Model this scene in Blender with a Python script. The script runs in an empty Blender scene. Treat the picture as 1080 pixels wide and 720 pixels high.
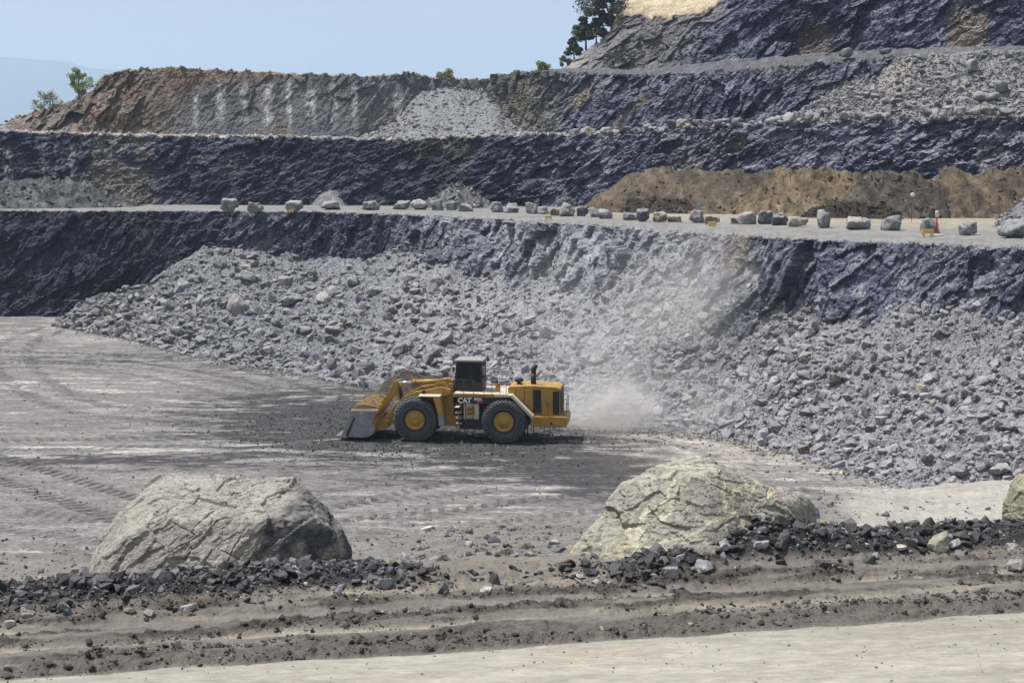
import bpy, bmesh, math, random
import numpy as np
from mathutils import Vector, Matrix

random.seed(11)
RNG = np.random.default_rng(11)
S = bpy.context.scene
COL = S.collection
R = math.radians

# ------------------------------------------------------------------ camera
F = 1500.0                     # focal length in pixels of a 1080 px wide frame
EYE = 19.0                     # metres above the pit floor
PITCH = math.atan(180.0 / F)
SP, CP = math.sin(PITCH), math.cos(PITCH)

def ray(px, py):
    x = (np.asarray(px, float) - 540.0) / F
    y = (360.0 - np.asarray(py, float)) / F
    return x, CP + y * SP, -SP + y * CP

def at_depth(px, py, Y):
    """world X, Z of a picture point at distance Y"""
    x, dy, dz = ray(px, py)
    t = Y / dy
    return x * t, EYE + t * dz

def at_height(px, py, z):
    x, dy, dz = ray(px, py)
    t = (z - EYE) / dz
    return x * t, dy * t

def project(X, Y, Z):
    zc = Z - EYE
    d = Y * CP - zc * SP
    v = Y * SP + zc * CP
    return 540 + F * X / d, 360 - F * v / d

def tab(px, pts):
    xs, ys = zip(*pts)
    return np.interp(px, xs, ys)

# ------------------------------------------------------------------ noise
def _h(ix, iy, iz, seed):
    ix = ix.astype(np.int64).astype(np.uint32); iy = iy.astype(np.int64).astype(np.uint32)
    iz = iz.astype(np.int64).astype(np.uint32)
    h = ix * np.uint32(374761393) + iy * np.uint32(668265263) + iz * np.uint32(2246822519) + np.uint32((seed * 3266489917) & 0xffffffff)
    h ^= h >> np.uint32(15); h *= np.uint32(2246822507)
    h ^= h >> np.uint32(13); h *= np.uint32(3266489909)
    h ^= h >> np.uint32(16)
    return h

def _r(h):
    return (h & np.uint32(0xffffff)).astype(np.float64) / float(0xffffff)

def noise2(x, y, seed=0):
    x = np.asarray(x, float); y = np.asarray(y, float)
    x, y = np.broadcast_arrays(x, y)
    x0 = np.floor(x); y0 = np.floor(y)
    fx = x - x0; fy = y - y0
    u = fx * fx * fx * (fx * (fx * 6 - 15) + 10); v = fy * fy * fy * (fy * (fy * 6 - 15) + 10)
    z = np.zeros_like(x0)
    def g(i, j):
        a = _r(_h(x0 + i, y0 + j, z, seed)) * 2 * math.pi
        return np.cos(a) * (fx - i) + np.sin(a) * (fy - j)
    n0 = g(0, 0) * (1 - u) + g(1, 0) * u
    n1 = g(0, 1) * (1 - u) + g(1, 1) * u
    return (n0 * (1 - v) + n1 * v) * 1.5

def noise3(x, y, z, seed=0):
    x0 = np.floor(x); y0 = np.floor(y); z0 = np.floor(z)
    fx = x - x0; fy = y - y0; fz = z - z0
    s = lambda t: t * t * t * (t * (t * 6 - 15) + 10)
    u, v, w = s(fx), s(fy), s(fz)
    def g(i, j, k):
        h = _h(x0 + i, y0 + j, z0 + k, seed)
        a = _r(h) * 2 * math.pi; c = _r(h * np.uint32(2654435761) ^ (h >> np.uint32(7))) * 2 - 1
        q = np.sqrt(1 - c * c)
        return q * np.cos(a) * (fx - i) + q * np.sin(a) * (fy - j) + c * (fz - k)
    L = lambda a, b, t: a + (b - a) * t
    n0 = L(L(g(0, 0, 0), g(1, 0, 0), u), L(g(0, 1, 0), g(1, 1, 0), u), v)
    n1 = L(L(g(0, 0, 1), g(1, 0, 1), u), L(g(0, 1, 1), g(1, 1, 1), u), v)
    return L(n0, n1, w) * 1.5

def fbm2(x, y, oct=4, seed=0, gain=.5, ridge=False):
    t = 0; a = 1.0; s = 0
    for o in range(oct):
        n = noise2(x * 2 ** o + 17.3 * o, y * 2 ** o - 9.1 * o, seed + o * 31)
        if ridge: n = 1 - 2 * np.abs(n)
        t = t + a * n; s += a; a *= gain
    return t / s

def fbm3(x, y, z, oct=4, seed=0, gain=.5):
    t = 0; a = 1.0; s = 0
    for o in range(oct):
        k = 2 ** o
        t = t + a * noise3(x * k + 3.1 * o, y * k, z * k - 5.7 * o, seed + o * 31); s += a; a *= gain
    return t / s

def facets(a, b, seed=0, tilt=.9):
    """broken rock: every cell is a plane of its own height and tilt"""
    x0 = np.floor(a); y0 = np.floor(b)
    best = np.full(a.shape, 1e9); val = np.zeros(a.shape); zz = np.zeros_like(x0)
    for i in (-1, 0, 1):
        for j in (-1, 0, 1):
            h = _h(x0 + i, y0 + j, zz, seed)
            jx = _r(h); jy = _r(h * np.uint32(747796405) ^ np.uint32(99))
            dx = a - (x0 + i + jx); dy = b - (y0 + j + jy)
            d = dx * dx + dy * dy
            h2 = h * np.uint32(2891336453) ^ (h >> np.uint32(9))
            r0 = _r(h2) * 2 - 1
            sx = _r(h2 * np.uint32(277803737)) * 2 - 1
            sy = _r(h2 * np.uint32(1181783497) ^ np.uint32(77)) * 2 - 1
            v = r0 + tilt * (sx * dx + sy * dy)
            m = d < best
            best = np.where(m, d, best); val = np.where(m, v, val)
    return val

def facets3(p, seed=0, tilt=.9):
    q0 = np.floor(p); best = np.full(len(p), 1e9); val = np.zeros(len(p))
    for i in (-1, 0, 1):
        for j in (-1, 0, 1):
            for k in (-1, 0, 1):
                h = _h(q0[:, 0] + i, q0[:, 1] + j, q0[:, 2] + k, seed)
                jj = [_r(h), _r(h * np.uint32(747796405) ^ np.uint32(99)), _r(h * np.uint32(1597334677) ^ np.uint32(5))]
                dd = [p[:, c] - (q0[:, c] + (i, j, k)[c] + jj[c]) for c in range(3)]
                d = sum(t * t for t in dd)
                h2 = h * np.uint32(2891336453) ^ (h >> np.uint32(9))
                v = _r(h2) * 2 - 1
                for c, mul in enumerate((277803737, 1181783497, 2654435769)):
                    v = v + tilt * (_r(h2 * np.uint32(mul) ^ np.uint32(c * 7)) * 2 - 1) * dd[c]
                m = d < best
                best = np.where(m, d, best); val = np.where(m, v, val)
    return val

def smooth(e0, e1, x):
    t = np.clip((x - e0) / (e1 - e0), 0, 1)
    return t * t * (3 - 2 * t)

def mix(a, b, t):
    return a + (np.asarray(b, float) - a) * np.asarray(t)[..., None]

def roll_mean(a, k):
    p = np.pad(a, (k, k), mode='edge')
    c = np.cumsum(np.insert(p, 0, 0.0))
    return (c[2 * k + 1:] - c[:-2 * k - 1]) / (2 * k + 1)

# ------------------------------------------------------------------ objects
def tag(o, label=None, cat=None, group=None, kind=None):
    if label: o['label'] = label
    if cat: o['category'] = cat
    if group: o['group'] = group
    if kind: o['kind'] = kind
    return o

def empty(name, loc=(0, 0, 0), rz=0.0):
    o = bpy.data.objects.new(name, None); COL.objects.link(o)
    o.location = loc; o.rotation_euler = (0, 0, rz); o.empty_display_size = .3
    return o

def mesh_np(name, V, Fc, mat, tint=None, smooth_=False, parent=None):
    """V n x 3, Fc m x k (all faces k corners) or a list of such arrays"""
    me = bpy.data.meshes.new(name)
    fl = Fc if isinstance(Fc, list) else [Fc]
    V = np.ascontiguousarray(V, dtype=np.float32)
    me.vertices.add(len(V)); me.vertices.foreach_set('co', V.ravel())
    tot = np.concatenate([np.full(len(f), f.shape[1], dtype=np.int32) for f in fl])
    idx = np.concatenate([f.ravel() for f in fl]).astype(np.int32)
    me.loops.add(len(idx)); me.loops.foreach_set('vertex_index', idx)
    me.polygons.add(len(tot))
    me.polygons.foreach_set('loop_start', np.concatenate([[0], np.cumsum(tot)[:-1]]).astype(np.int32))
    me.update(calc_edges=True)
    if smooth_: me.polygons.foreach_set('use_smooth', np.ones(len(tot), dtype=bool))
    else: me.polygons.foreach_set('use_smooth', np.zeros(len(tot), dtype=bool))
    if tint is not None:
        at = me.color_attributes.new('tint', 'FLOAT_COLOR', 'POINT')
        T = np.ascontiguousarray(tint, dtype=np.float32)
        if T.shape[1] == 3: T = np.concatenate([T, np.zeros((len(T), 1), np.float32)], 1)
        at.data.foreach_set('color', T.ravel())
    me.validate()
    if mat: me.materials.append(mat)
    o = bpy.data.objects.new(name, me); COL.objects.link(o)
    if parent: o.parent = parent
    return o

def grid_faces(nr, nc):
    i = np.arange(nr * nc).reshape(nr, nc)
    return np.stack([i[:-1, :-1].ravel(), i[:-1, 1:].ravel(), i[1:, 1:].ravel(), i[1:, :-1].ravel()], 1)

def grid(name, P, T, mat, smooth_=True):
    nr, nc = P.shape[:2]
    return mesh_np(name, P.reshape(-1, 3), grid_faces(nr, nc), mat, T.reshape(nr * nc, -1), smooth_)

# ------------------------------------------------------------------ materials
def new_mat(name):
    m = bpy.data.materials.new(name); m.use_nodes = True
    nt = m.node_tree; nt.nodes.clear()
    out = nt.nodes.new('ShaderNodeOutputMaterial')
    b = nt.nodes.new('ShaderNodeBsdfPrincipled')
    nt.links.new(b.outputs[0], out.inputs[0])
    return m, nt, b

def N(nt, t, **kw):
    n = nt.nodes.new(t)
    for k, v in kw.items():
        if k in n.inputs.keys(): n.inputs[k].default_value = v
        else: setattr(n, k, v)
    return n

def mathn(nt, op, a, b=None, c=None, clamp=False):
    n = nt.nodes.new('ShaderNodeMath'); n.operation = op; n.use_clamp = clamp
    for i, v in enumerate((a, b, c)):
        if v is None: continue
        if isinstance(v, (int, float)): n.inputs[i].default_value = v
        else: nt.links.new(v, n.inputs[i])
    return n.outputs[0]

def mixc(nt, f, a, b, mode='MIX'):
    n = nt.nodes.new('ShaderNodeMix'); n.data_type = 'RGBA'; n.blend_type = mode
    for sock, v in ((n.inputs[0], f), (n.inputs[6], a), (n.inputs[7], b)):
        if isinstance(v, (int, float)): sock.default_value = v
        elif isinstance(v, tuple): sock.default_value = v if len(v) == 4 else (*v, 1)
        else: nt.links.new(v, sock)
    return n.outputs[2]

def maprange(nt, v, a, b, c, d, smooth_=False):
    n = nt.nodes.new('ShaderNodeMapRange')
    if smooth_: n.interpolation_type = 'SMOOTHSTEP'
    nt.links.new(v, n.inputs[0])
    for i, q in enumerate((a, b, c, d)): n.inputs[i + 1].default_value = q
    return n.outputs[0]

def tinted(name, scales=((.35, .35), (2.2, .45), (9, .3)), bump=((4, .25, .6), (22, .05, .5)), rough=.92,
           dust=(.30, .29, .285), dust_sun_gain=1.0, coords='OBJECT', stretch=None, spec=.25, rot=0.0):
    """base colour = the mesh's own 'tint' broken up by noise; its alpha says how much pale dust and painted sunlight lies on level ledges"""
    m, nt, b = new_mat(name)
    at = N(nt, 'ShaderNodeAttribute', attribute_name='tint')
    if coords == 'WORLD':
        vec = N(nt, 'ShaderNodeNewGeometry').outputs['Position']
    else:
        vec = N(nt, 'ShaderNodeTexCoord').outputs['Object']
    if stretch:
        mp = N(nt, 'ShaderNodeMapping'); mp.inputs['Scale'].default_value = stretch
        mp.inputs['Rotation'].default_value = (0, 0, rot)
        nt.links.new(vec, mp.inputs[0]); svec = mp.outputs[0]
    else: svec = vec
    fac = None
    for k, (sc, am) in enumerate(scales):
        n = N(nt, 'ShaderNodeTexNoise', Scale=sc, Detail=5.0, Roughness=.6)
        nt.links.new(svec, n.inputs['Vector'])
        v = maprange(nt, n.outputs[0], .25, .75, 1 - am, 1 + am)
        fac = v if fac is None else mathn(nt, 'MULTIPLY', fac, v)
    cm = N(nt, 'ShaderNodeVectorMath', operation='SCALE')
    nt.links.new(at.outputs['Color'], cm.inputs[0]); nt.links.new(fac, cm.inputs['Scale'])
    colr = cm.outputs[0]
    if dust:
        ge = N(nt, 'ShaderNodeNewGeometry'); sx = N(nt, 'ShaderNodeSeparateXYZ')
        nt.links.new(ge.outputs['Normal'], sx.inputs[0])
        n = N(nt, 'ShaderNodeTexNoise', Scale=1.3, Detail=6.0, Roughness=.7); nt.links.new(vec, n.inputs['Vector'])
        lz = mathn(nt, 'ADD', sx.outputs[2], mathn(nt, 'MULTIPLY', mathn(nt, 'SUBTRACT', n.outputs[0], .5), .7))
        ms = maprange(nt, lz, .42, .92, 0, dust_sun_gain, True)
        ms = mathn(nt, 'MULTIPLY', ms, at.outputs['Alpha'], clamp=True)
        colr = mixc(nt, ms, colr, dust)  # settled dust plus painted sun on upward faces
    nt.links.new(colr, b.inputs['Base Color'])
    b.inputs['Roughness'].default_value = rough
    b.inputs['Specular IOR Level'].default_value = spec
    prev = None
    for sc, dist, st in bump:
        n = N(nt, 'ShaderNodeTexNoise', Scale=sc, Detail=6.0, Roughness=.65)
        nt.links.new(svec, n.inputs['Vector'])
        bp = N(nt, 'ShaderNodeBump'); bp.inputs['Strength'].default_value = st; bp.inputs['Distance'].default_value = dist
        nt.links.new(n.outputs[0], bp.inputs['Height'])
        if prev: nt.links.new(prev, bp.inputs['Normal'])
        prev = bp.outputs[0]
    if prev: nt.links.new(prev, b.inputs['Normal'])
    return m

def plain(name, col, rough=.6, metal=0.0, var=.18, vscale=1.5, dust=0.0, dustcol=(.33, .30, .27), spec=.4, bump=0.0, bscale=30):
    m, nt, b = new_mat(name)
    tc = N(nt, 'ShaderNodeTexCoord')
    n = N(nt, 'ShaderNodeTexNoise', Scale=vscale, Detail=6.0, Roughness=.65)
    nt.links.new(tc.outputs['Object'], n.inputs['Vector'])
    v = maprange(nt, n.outputs[0], .3, .7, 1 - var, 1 + var)
    cm = N(nt, 'ShaderNodeVectorMath', operation='SCALE'); cm.inputs[0].default_value = col; nt.links.new(v, cm.inputs['Scale'])
    c = cm.outputs[0]
    if dust:
        ge = N(nt, 'ShaderNodeNewGeometry'); sx = N(nt, 'ShaderNodeSeparateXYZ'); nt.links.new(ge.outputs['Normal'], sx.inputs[0])
        n2 = N(nt, 'ShaderNodeTexNoise', Scale=vscale * 3, Detail=5.0, Roughness=.7); nt.links.new(tc.outputs['Object'], n2.inputs['Vector'])
        up = maprange(nt, sx.outputs[2], -.3, 1, .25, 1.0)
        f = mathn(nt, 'MULTIPLY', up, maprange(nt, n2.outputs[0], .3, .7, .3 * dust, 1.4 * dust), clamp=True)
        c = mixc(nt, f, c, dustcol)
    nt.links.new(c, b.inputs['Base Color'])
    b.inputs['Roughness'].default_value = rough; b.inputs['Metallic'].default_value = metal
    b.inputs['Specular IOR Level'].default_value = spec
    if bump:
        n3 = N(nt, 'ShaderNodeTexNoise', Scale=bscale, Detail=4.0); nt.links.new(tc.outputs['Object'], n3.inputs['Vector'])
        bp = N(nt, 'ShaderNodeBump'); bp.inputs['Strength'].default_value = .5; bp.inputs['Distance'].default_value = bump
        nt.links.new(n3.outputs[0], bp.inputs['Height']); nt.links.new(bp.outputs[0], b.inputs['Normal'])
    return m
# ------------------------------------------------------------------ the quarry faces and benches: one lofted sheet, split into objects
M_ROCK = tinted('fractured_rock', scales=((.12, .25), (.8, .4), (3.0, .5), (8, .35)), bump=((1.1, .5, .7), (5, .14, .9)), coords='WORLD', dust=(.25, .258, .295))
M_ROAD = tinted('bench_gravel', scales=((.2, .2), (1.2, .3), (6, .25)), bump=((3, .10, .7),), coords='WORLD', dust=None)

DARK = np.array((.014, .022, .060)); MID = np.array((.066, .078, .130)); PALE = np.array((.36, .355, .36))
BROWN = np.array((.155, .115, .078)); OCHRE = np.array((.30, .215, .115)); BEIGE = np.array((.42, .345, .245))
OLIVE = np.array((.20, .175, .115)); GROAD = np.array((.185, .182, .178))

px = np.arange(-170.0, 1262.0, .95)
NC = len(px)
H1 = 13.7
crest1_py = tab(px, [(-170, 222), (240, 222.4), (330, 223), (400, 225), (500, 230), (600, 236), (700, 243.5), (800, 250), (900, 254.5), (1000, 258.5), (1080, 262), (1262, 271)])
crest1_py = roll_mean(crest1_py, 30)
X1, Y1 = at_height(px, crest1_py, H1)
knots = []                                             # (Y, Z) per knot line
Yb2 = roll_mean(tab(px, [(-170, 214), (240, 212), (400, 208), (520, 205), (600, 202), (700, 196), (800, 189), (950, 181), (1080, 174), (1262, 165)]), 30)
base1 = (Y1 - roll_mean(tab(px, [(-170, 5.5), (370, 6), (470, 12), (750, 12), (840, 7), (1262, 7)]), 25), np.full(NC, -1.5))
crest1 = (Y1, np.full(NC, H1))
zb2 = np.full(NC, H1 + .25)
base2 = (Yb2, zb2)
c2py = tab(px, [(-170, 136), (0, 138), (120, 141.5), (300, 144), (420, 147), (520, 142), (610, 141), (660, 137), (720, 134), (800, 130), (860, 127.5), (940, 127), (1010, 124), (1080, 122), (1262, 116)])
Yc2 = Yb2 + 4.5
crest2 = (Yc2, at_depth(px, c2py, Yc2)[1])
off3 = tab(px, [(-170, 11), (380, 12), (440, 20), (505, 27), (522, 14), (560, 9), (1262, 8)])
Yb3 = Yc2 + off3
base3 = (Yb3, crest2[1] + .35)
c3py = tab(px, [(-170, 165), (-60, 142), (0, 134), (30, 121), (60, 114), (92, 102), (104, 94), (116, 79), (135, 74), (180, 70.5), (240, 74), (330, 78), (400, 80), (420, 78), (436, 77), (455, 81), (512, 83.5), (524, 79), (545, 76), (575, 75), (600, 77), (690, 79), (730, 76), (790, 73), (850, 67), (930, 62), (1080, 55), (1262, 47)])
Yc3 = Yb3 + 5.0
crest3 = (Yc3, at_depth(px, c3py, Yc3)[1])
Yb4 = Yc3 + tab(px, [(-170, 4), (560, 4), (600, 7), (1262, 7)])
b4py = tab(px, [(-170, 165), (0, 134), (30, 121), (60, 114), (92, 102), (104, 94), (116, 79), (135, 74), (180, 70.5), (240, 74), (330, 78), (400, 80), (420, 78), (436, 77), (455, 81), (512, 83.5), (545, 76), (575, 74), (600, 72), (690, 72.5), (780, 62), (850, 57), (950, 51), (1080, 48), (1262, 40)])
z4 = at_depth(px, b4py, Yb4)[1]
z4 = np.where(px < 575, np.minimum(z4, crest3[1] - .25), z4)
base4 = (Yb4, z4)
Yc4 = Yb4 + 7.0
c4py = tab(px, [(-170, 200), (560, 200), (590, 75), (598, 69), (606, 63), (616, 53), (630, 43), (640, 32), (648, 20), (655, 14), (700, 17), (735, 13), (752, 3), (790, -22), (860, -45), (1080, -70), (1262, -80)])
z4c = at_depth(px, c4py, Yc4)[1]
z4c = np.where(px < 592, base4[1] - .1, np.maximum(z4c, base4[1] - .1))
crest4 = (Yc4, z4c)
back1 = (Yc4 + 16, np.where(px < 592, z4c - 1.0, z4c + np.interp(px, [592, 640, 660, 1262], [-.6, .5, 6.5, 9])))
back2 = (Yc4 + 90, np.where(px < 592, z4c - 14.0, back1[1] + np.interp(px, [592, 640, 660, 1262], [-10, -3, 8, 14])))

K = [base1, crest1, base2, crest2, base3, crest3, base4, crest4, back1, back2]
NR = [122, 40, 96, 18, 112, 14, 84, 14, 14]
sx = (px - 540.0) / F
rows_Y, rows_Z, rows_w, rows_f, rows_seg, rows_t = [], [], [], [], [], []
for k, n in enumerate(NR):
    t = np.linspace(0, 1, n, endpoint=(k == len(NR) - 1))
    for q in t:
        tt = q
        if k == 0: w, f = .9, 0
        elif k == 2: w, f = .75 + .25 * min(1, q * 4), 1
        elif k == 4: w, f = .7 + .3 * min(1, q * 4), 2
        elif k == 6: w, f = .6 + .4 * min(1, q * 4), 3
        elif k in (1, 3, 5):
            if q < .5: w, f = (.9 if k == 1 else 1.0) * (1 - smooth(0, .12 if k == 1 else .5, q)), (k - 1) // 2
            else: w, f = (.75, .7, .6)[(k - 1) // 2] * float(smooth(.75 if k == 1 else .5, 1, q)), (k + 1) // 2
        else: w, f = float(1 - smooth(0, .8, q)) if k == 7 else 0.0, 3
        rows_Y.append(K[k][0] * (1 - tt) + K[k + 1][0] * tt)
        rows_Z.append(K[k][1] * (1 - tt) + K[k + 1][1] * tt)
        rows_w.append(float(w)); rows_f.append(f); rows_seg.append(k); rows_t.append(q)
PY = np.array(rows_Y); PZ = np.array(rows_Z); W = np.array(rows_w); FC = np.array(rows_f); SEG = np.array(rows_seg); TT = np.array(rows_t)
PX = PY * sx[None, :] / (CP + (0) * SP) * CP           # columns are vertical planes
PX = PY * sx[None, :]
NRT = len(PY)

def face_field(f):
    """displacement (metres outward) of face f on its rows, in along-face and height coordinates"""
    ky = K[2 * f + 1]; xs = ky[0] * sx; ys = ky[0]
    xs = roll_mean(xs, 25); ys = roll_mean(ys, 25)
    du = np.hypot(np.gradient(xs), np.gradient(ys)); u = np.cumsum(du)
    tx = np.gradient(xs) / du; ty = np.gradient(ys) / du
    r = np.where(FC == f)[0]
    U = np.broadcast_to(u[None, :], (len(r), NC)) + f * 137.0
    V = PZ[r]
    wx = U + .9 * noise2(U / 11, V / 11, 5 + f) + .10 * noise2(U / .9, V / .9, 7 + f); wv = V + .9 * noise2(U / 10, V / 10, 6 + f) + .10 * noise2(U / .9, V / .9, 8 + f)
    th = R((41, 27, 50, 34)[f]); g_ = (1.0, .62, .85, 1.25)[f]
    a = wx * math.cos(th) + wv * math.sin(th); b = -wx * math.sin(th) + wv * math.cos(th)
    blk = np.clip(.75 + 1.1 * fbm2(U / 17, V / 10, 2, 61 + f), .2, 1.35)
    D = 1.3 * fbm2(U / 15, V / 20, 3, 11 + f) + .95 * g_ * facets(a / (5.6 * g_), b / (2.3 * g_), 21 + f, 1.1) * blk + .42 * g_ * facets(a / (2.2 * g_) + 7, b / (.95 * g_), 22 + f, 1.1) * (.4 + .6 * blk) \
        + .15 * facets(a / .85, b / .42, 23 + f, 1.1) + .07 * facets(U / .35, V / .3, 24 + f, 1.0)
    strata = .6 * fbm2(a / 4.5, b / .6, 4, 31 + f) + .5 * facets(a / 1.3, b / .5, 33 + f, .5)
    blot = fbm2(U / 9, V / 6, 4, 41 + f)
    return r, D, strata, blot, (ty, -tx), U, V

T = np.zeros((NRT, NC, 4))
DX = np.zeros((NRT, NC)); DY = np.zeros((NRT, NC))
LIP = (.35, .8, .7, .9)
PXB = np.broadcast_to(px[None, :], (NRT, NC))
for f in range(4):
    r, D, strata, blot, nrm, U, V = face_field(f)
    amp = (.92, .9, .9, 1.0)[f]
    if f == 2:                                          # the evenly blasted left part of the third face is much flatter
        amp = np.interp(px, [-170, 130, 190, 420, 500, 540, 1262], [1, 1, .38, .38, .6, .9, .95])[None, :]
    w = W[r][:, None]
    DX[r] = nrm[0][None, :] * D * w * amp; DY[r] = nrm[1][None, :] * D * w * amp
    lipw = np.where(SEG[r] == 2 * f + 1, 1 - smooth(0, .3, TT[r]), np.where(SEG[r] == 2 * f, smooth(.9, 1, TT[r]), 0))[:, None]
    PZ[r] -= lipw * LIP[f] * np.maximum(0, .25 + fbm2(U / 1.6, V * 0 + f, 4, 51 + f)) * .9
    # ---- colour of the rock, with sunlit highlights painted in as pale streaks
    p = PXB[r]; tint = np.zeros((len(r), NC, 4)); base = DARK * (1 + .35 * np.clip(blot, -1, 1))[..., None]
    pale = smooth(.08, .55, strata + .35 * blot)
    c = mix(base, MID, np.clip(pale, 0, 1) * .85)
    c = mix(c, np.array((.185, .195, .245)), smooth(.42, .7, strata + .25 * blot) * .7)
    dust = np.full(p.shape, .55)
    X_, Y_ = PX[r], PY[r]; py_ = project(X_, Y_, PZ[r])[1]
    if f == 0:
        lit = np.interp(px, [-170, 200, 260, 400, 470, 560, 700, 760, 800, 1262], [.0, .0, .38, .25, .85, 1.05, 1.05, .95, .42, .55])[None, :]  # sunlit part of the face painted paler, over its own pale dusty rock
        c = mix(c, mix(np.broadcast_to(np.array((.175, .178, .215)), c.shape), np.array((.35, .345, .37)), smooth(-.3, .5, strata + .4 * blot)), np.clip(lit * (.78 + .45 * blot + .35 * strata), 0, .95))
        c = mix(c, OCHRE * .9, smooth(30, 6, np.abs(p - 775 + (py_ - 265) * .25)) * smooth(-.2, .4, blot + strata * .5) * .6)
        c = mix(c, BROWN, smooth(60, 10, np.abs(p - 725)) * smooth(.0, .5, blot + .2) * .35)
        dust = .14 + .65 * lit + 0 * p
    if f == 1:
        c = mix(c, np.array((.20, .172, .14)), smooth(46, 20, np.abs(p - 130 - .1 * (py_ - 180))) * smooth(-.6, .1, blot + .3 * strata) * .95)
        for cx in (12, 50, 80):
            c = mix(c, PALE, smooth(8, 1, np.abs(p - cx + 4 * noise2(py_ / 9, p * 0, 3))) * smooth(146, 158, py_) * .95 * smooth(-.5, .4, noise2(py_ / 6, p / 3, 8)))
        c = mix(c, MID, smooth(155, 142, py_ + 8 * blot) * .6)
        c = mix(c, OLIVE, smooth(28, 8, np.abs(p - 735)) * smooth(0, .4, blot) * .5)
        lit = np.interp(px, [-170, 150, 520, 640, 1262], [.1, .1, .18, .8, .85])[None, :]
        c = mix(c, np.array((.215, .22, .265)), np.clip(lit * (.15 + 1.1 * strata + .5 * blot), 0, .8))  # highlights painted where this face catches the sun
        c = mix(c, np.array((.15, .115, .08)), smooth(.25, .55, blot) * .35)
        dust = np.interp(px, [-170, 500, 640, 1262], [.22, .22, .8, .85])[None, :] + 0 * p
    if f == 2:
        left = smooth(520, 500, p)
        grey = mix(np.broadcast_to(np.array((.105, .105, .118)), c.shape), np.array((.15, .145, .15)), smooth(-.3, .5, blot))
        c = c * (1 - left[..., None]) + grey * left[..., None]
        bz = smooth(250, 120, p) * .75 + smooth(110, 84, py_ - np.interp(p, [180, 300, 420], [0, -14, -22])) * .7
        c = mix(c, mix(np.broadcast_to(np.array((.135, .095, .062)), c.shape), np.array((.22, .165, .11)), smooth(0, .5, strata)), left * np.clip(bz * 1.15 + .5 * blot, 0, .95))
        c = mix(c, np.array((.20, .085, .04)), left * smooth(230, 90, p) * smooth(.15, .45, noise2(U / 3, V / 2, 77)) * .5)
        c = mix(c, np.array((.22, .205, .185)), left * smooth(.05, .5, strata) * smooth(240, 140, p) * .7)
        for cx in (210, 236, 261, 285, 308, 331, 354, 376, 421):
            wob = 1.5 * noise2(py_ / 12, p * 0 + cx, 3)
            c = mix(c, np.array((.50, .50, .51)), smooth(6.5 + 2 * math.sin(cx * 2.3), .5, np.abs(p - cx - wob)) * smooth(82, 94, py_) * np.clip(.62 + .2 * math.sin(cx * 1.7) + .6 * noise2(py_ / 7, p / 4 + cx, 9), .05, .9) * smooth(140, 118 + 10 * math.sin(cx), py_))
        c = mix(c, BROWN, left * smooth(118, 134, py_) * smooth(.1, .5, blot) * .5)
        yel = smooth(508, 520, p) * smooth(612, 565, p)
        c = mix(c, OLIVE, yel * np.clip(.6 + .8 * blot + .5 * strata, 0, 1) * .95)
        c = mix(c, np.array((.17, .165, .165)), smooth(560, 600, p) * smooth(640, 600, p) * smooth(98, 84, py_) * .7)
        c = mix(c, OCHRE * .9, smooth(15, 4, np.hypot((p - 613) * .8, (py_ - 103) * 1.0 + (p - 613) * .55)) * .85)
        c = mix(c, np.array((.15, .125, .08)), smooth(9, 2, np.abs(p - 672 + (py_ - 110) * .9)) * smooth(90, 105, py_) * .8)
        c = mix(c, np.array((.19, .195, .24)), (1 - left) * np.clip(.1 + 1.0 * strata + .5 * blot, 0, .75) * (1 - yel))  # sun highlights painted along the strata
        dust = .35 + .35 * (1 - left)
    if f == 3:
        c = mix(c, np.array((.185, .19, .24)), np.clip(.05 + 1.0 * strata + .5 * blot, 0, .75))  # painted highlights on the top face
        c = mix(c, np.array((.165, .148, .125)), smooth(770, 680, p) * .65)
        c = mix(c, OLIVE * .8, smooth(740, 660, p) * smooth(.0, .5, blot + .3 * strata) * .7)
        c = mix(c, BROWN * .7, smooth(26, 8, np.abs(p - 855)) * smooth(10, 40, py_) * .8)
        c = mix(c, BROWN * 1.15, smooth(26, 14, np.abs(p - 1012)) * smooth(-5, 25, py_) * .85)
        c = mix(c, BEIGE * .7, smooth(28, 14, py_ + 10 * blot) * smooth(770, 735, p) * .6)
        c = mix(c, BEIGE * .72, smooth(630, 600, p) * .7)
        dust = .45 + 0 * p
    # the far end of the two lower faces is darker and has less dust
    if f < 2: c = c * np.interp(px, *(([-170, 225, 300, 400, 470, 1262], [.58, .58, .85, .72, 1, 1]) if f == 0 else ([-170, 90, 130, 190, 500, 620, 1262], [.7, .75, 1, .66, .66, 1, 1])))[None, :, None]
    # rust and clay stains, and pale spill of fines hanging down the face in places
    stain = fbm2(U / 16, V / 9, 4, 81 + f)
    c = mix(c, np.array((.12, .088, .058)), smooth(.18, .45, stain) * (.18, .5, .35, .6)[f] * smooth(-.5, .3, strata + blot))
    run = fbm2(U / 1.6 + .25 * noise2(U / 2, V / 3, 83 + f), V / 14, 3, 82 + f)
    c = mix(c, np.array((.20, .20, .21)), smooth(.22, .5, run) * smooth(-.1, .4, noise2(U / 11, V / 9, 84 + f)) * (.3, .55, .2, .5)[f])
    # benches
    bench = (SEG[r] % 2 == 1) | (SEG[r] >= 7)
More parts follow.
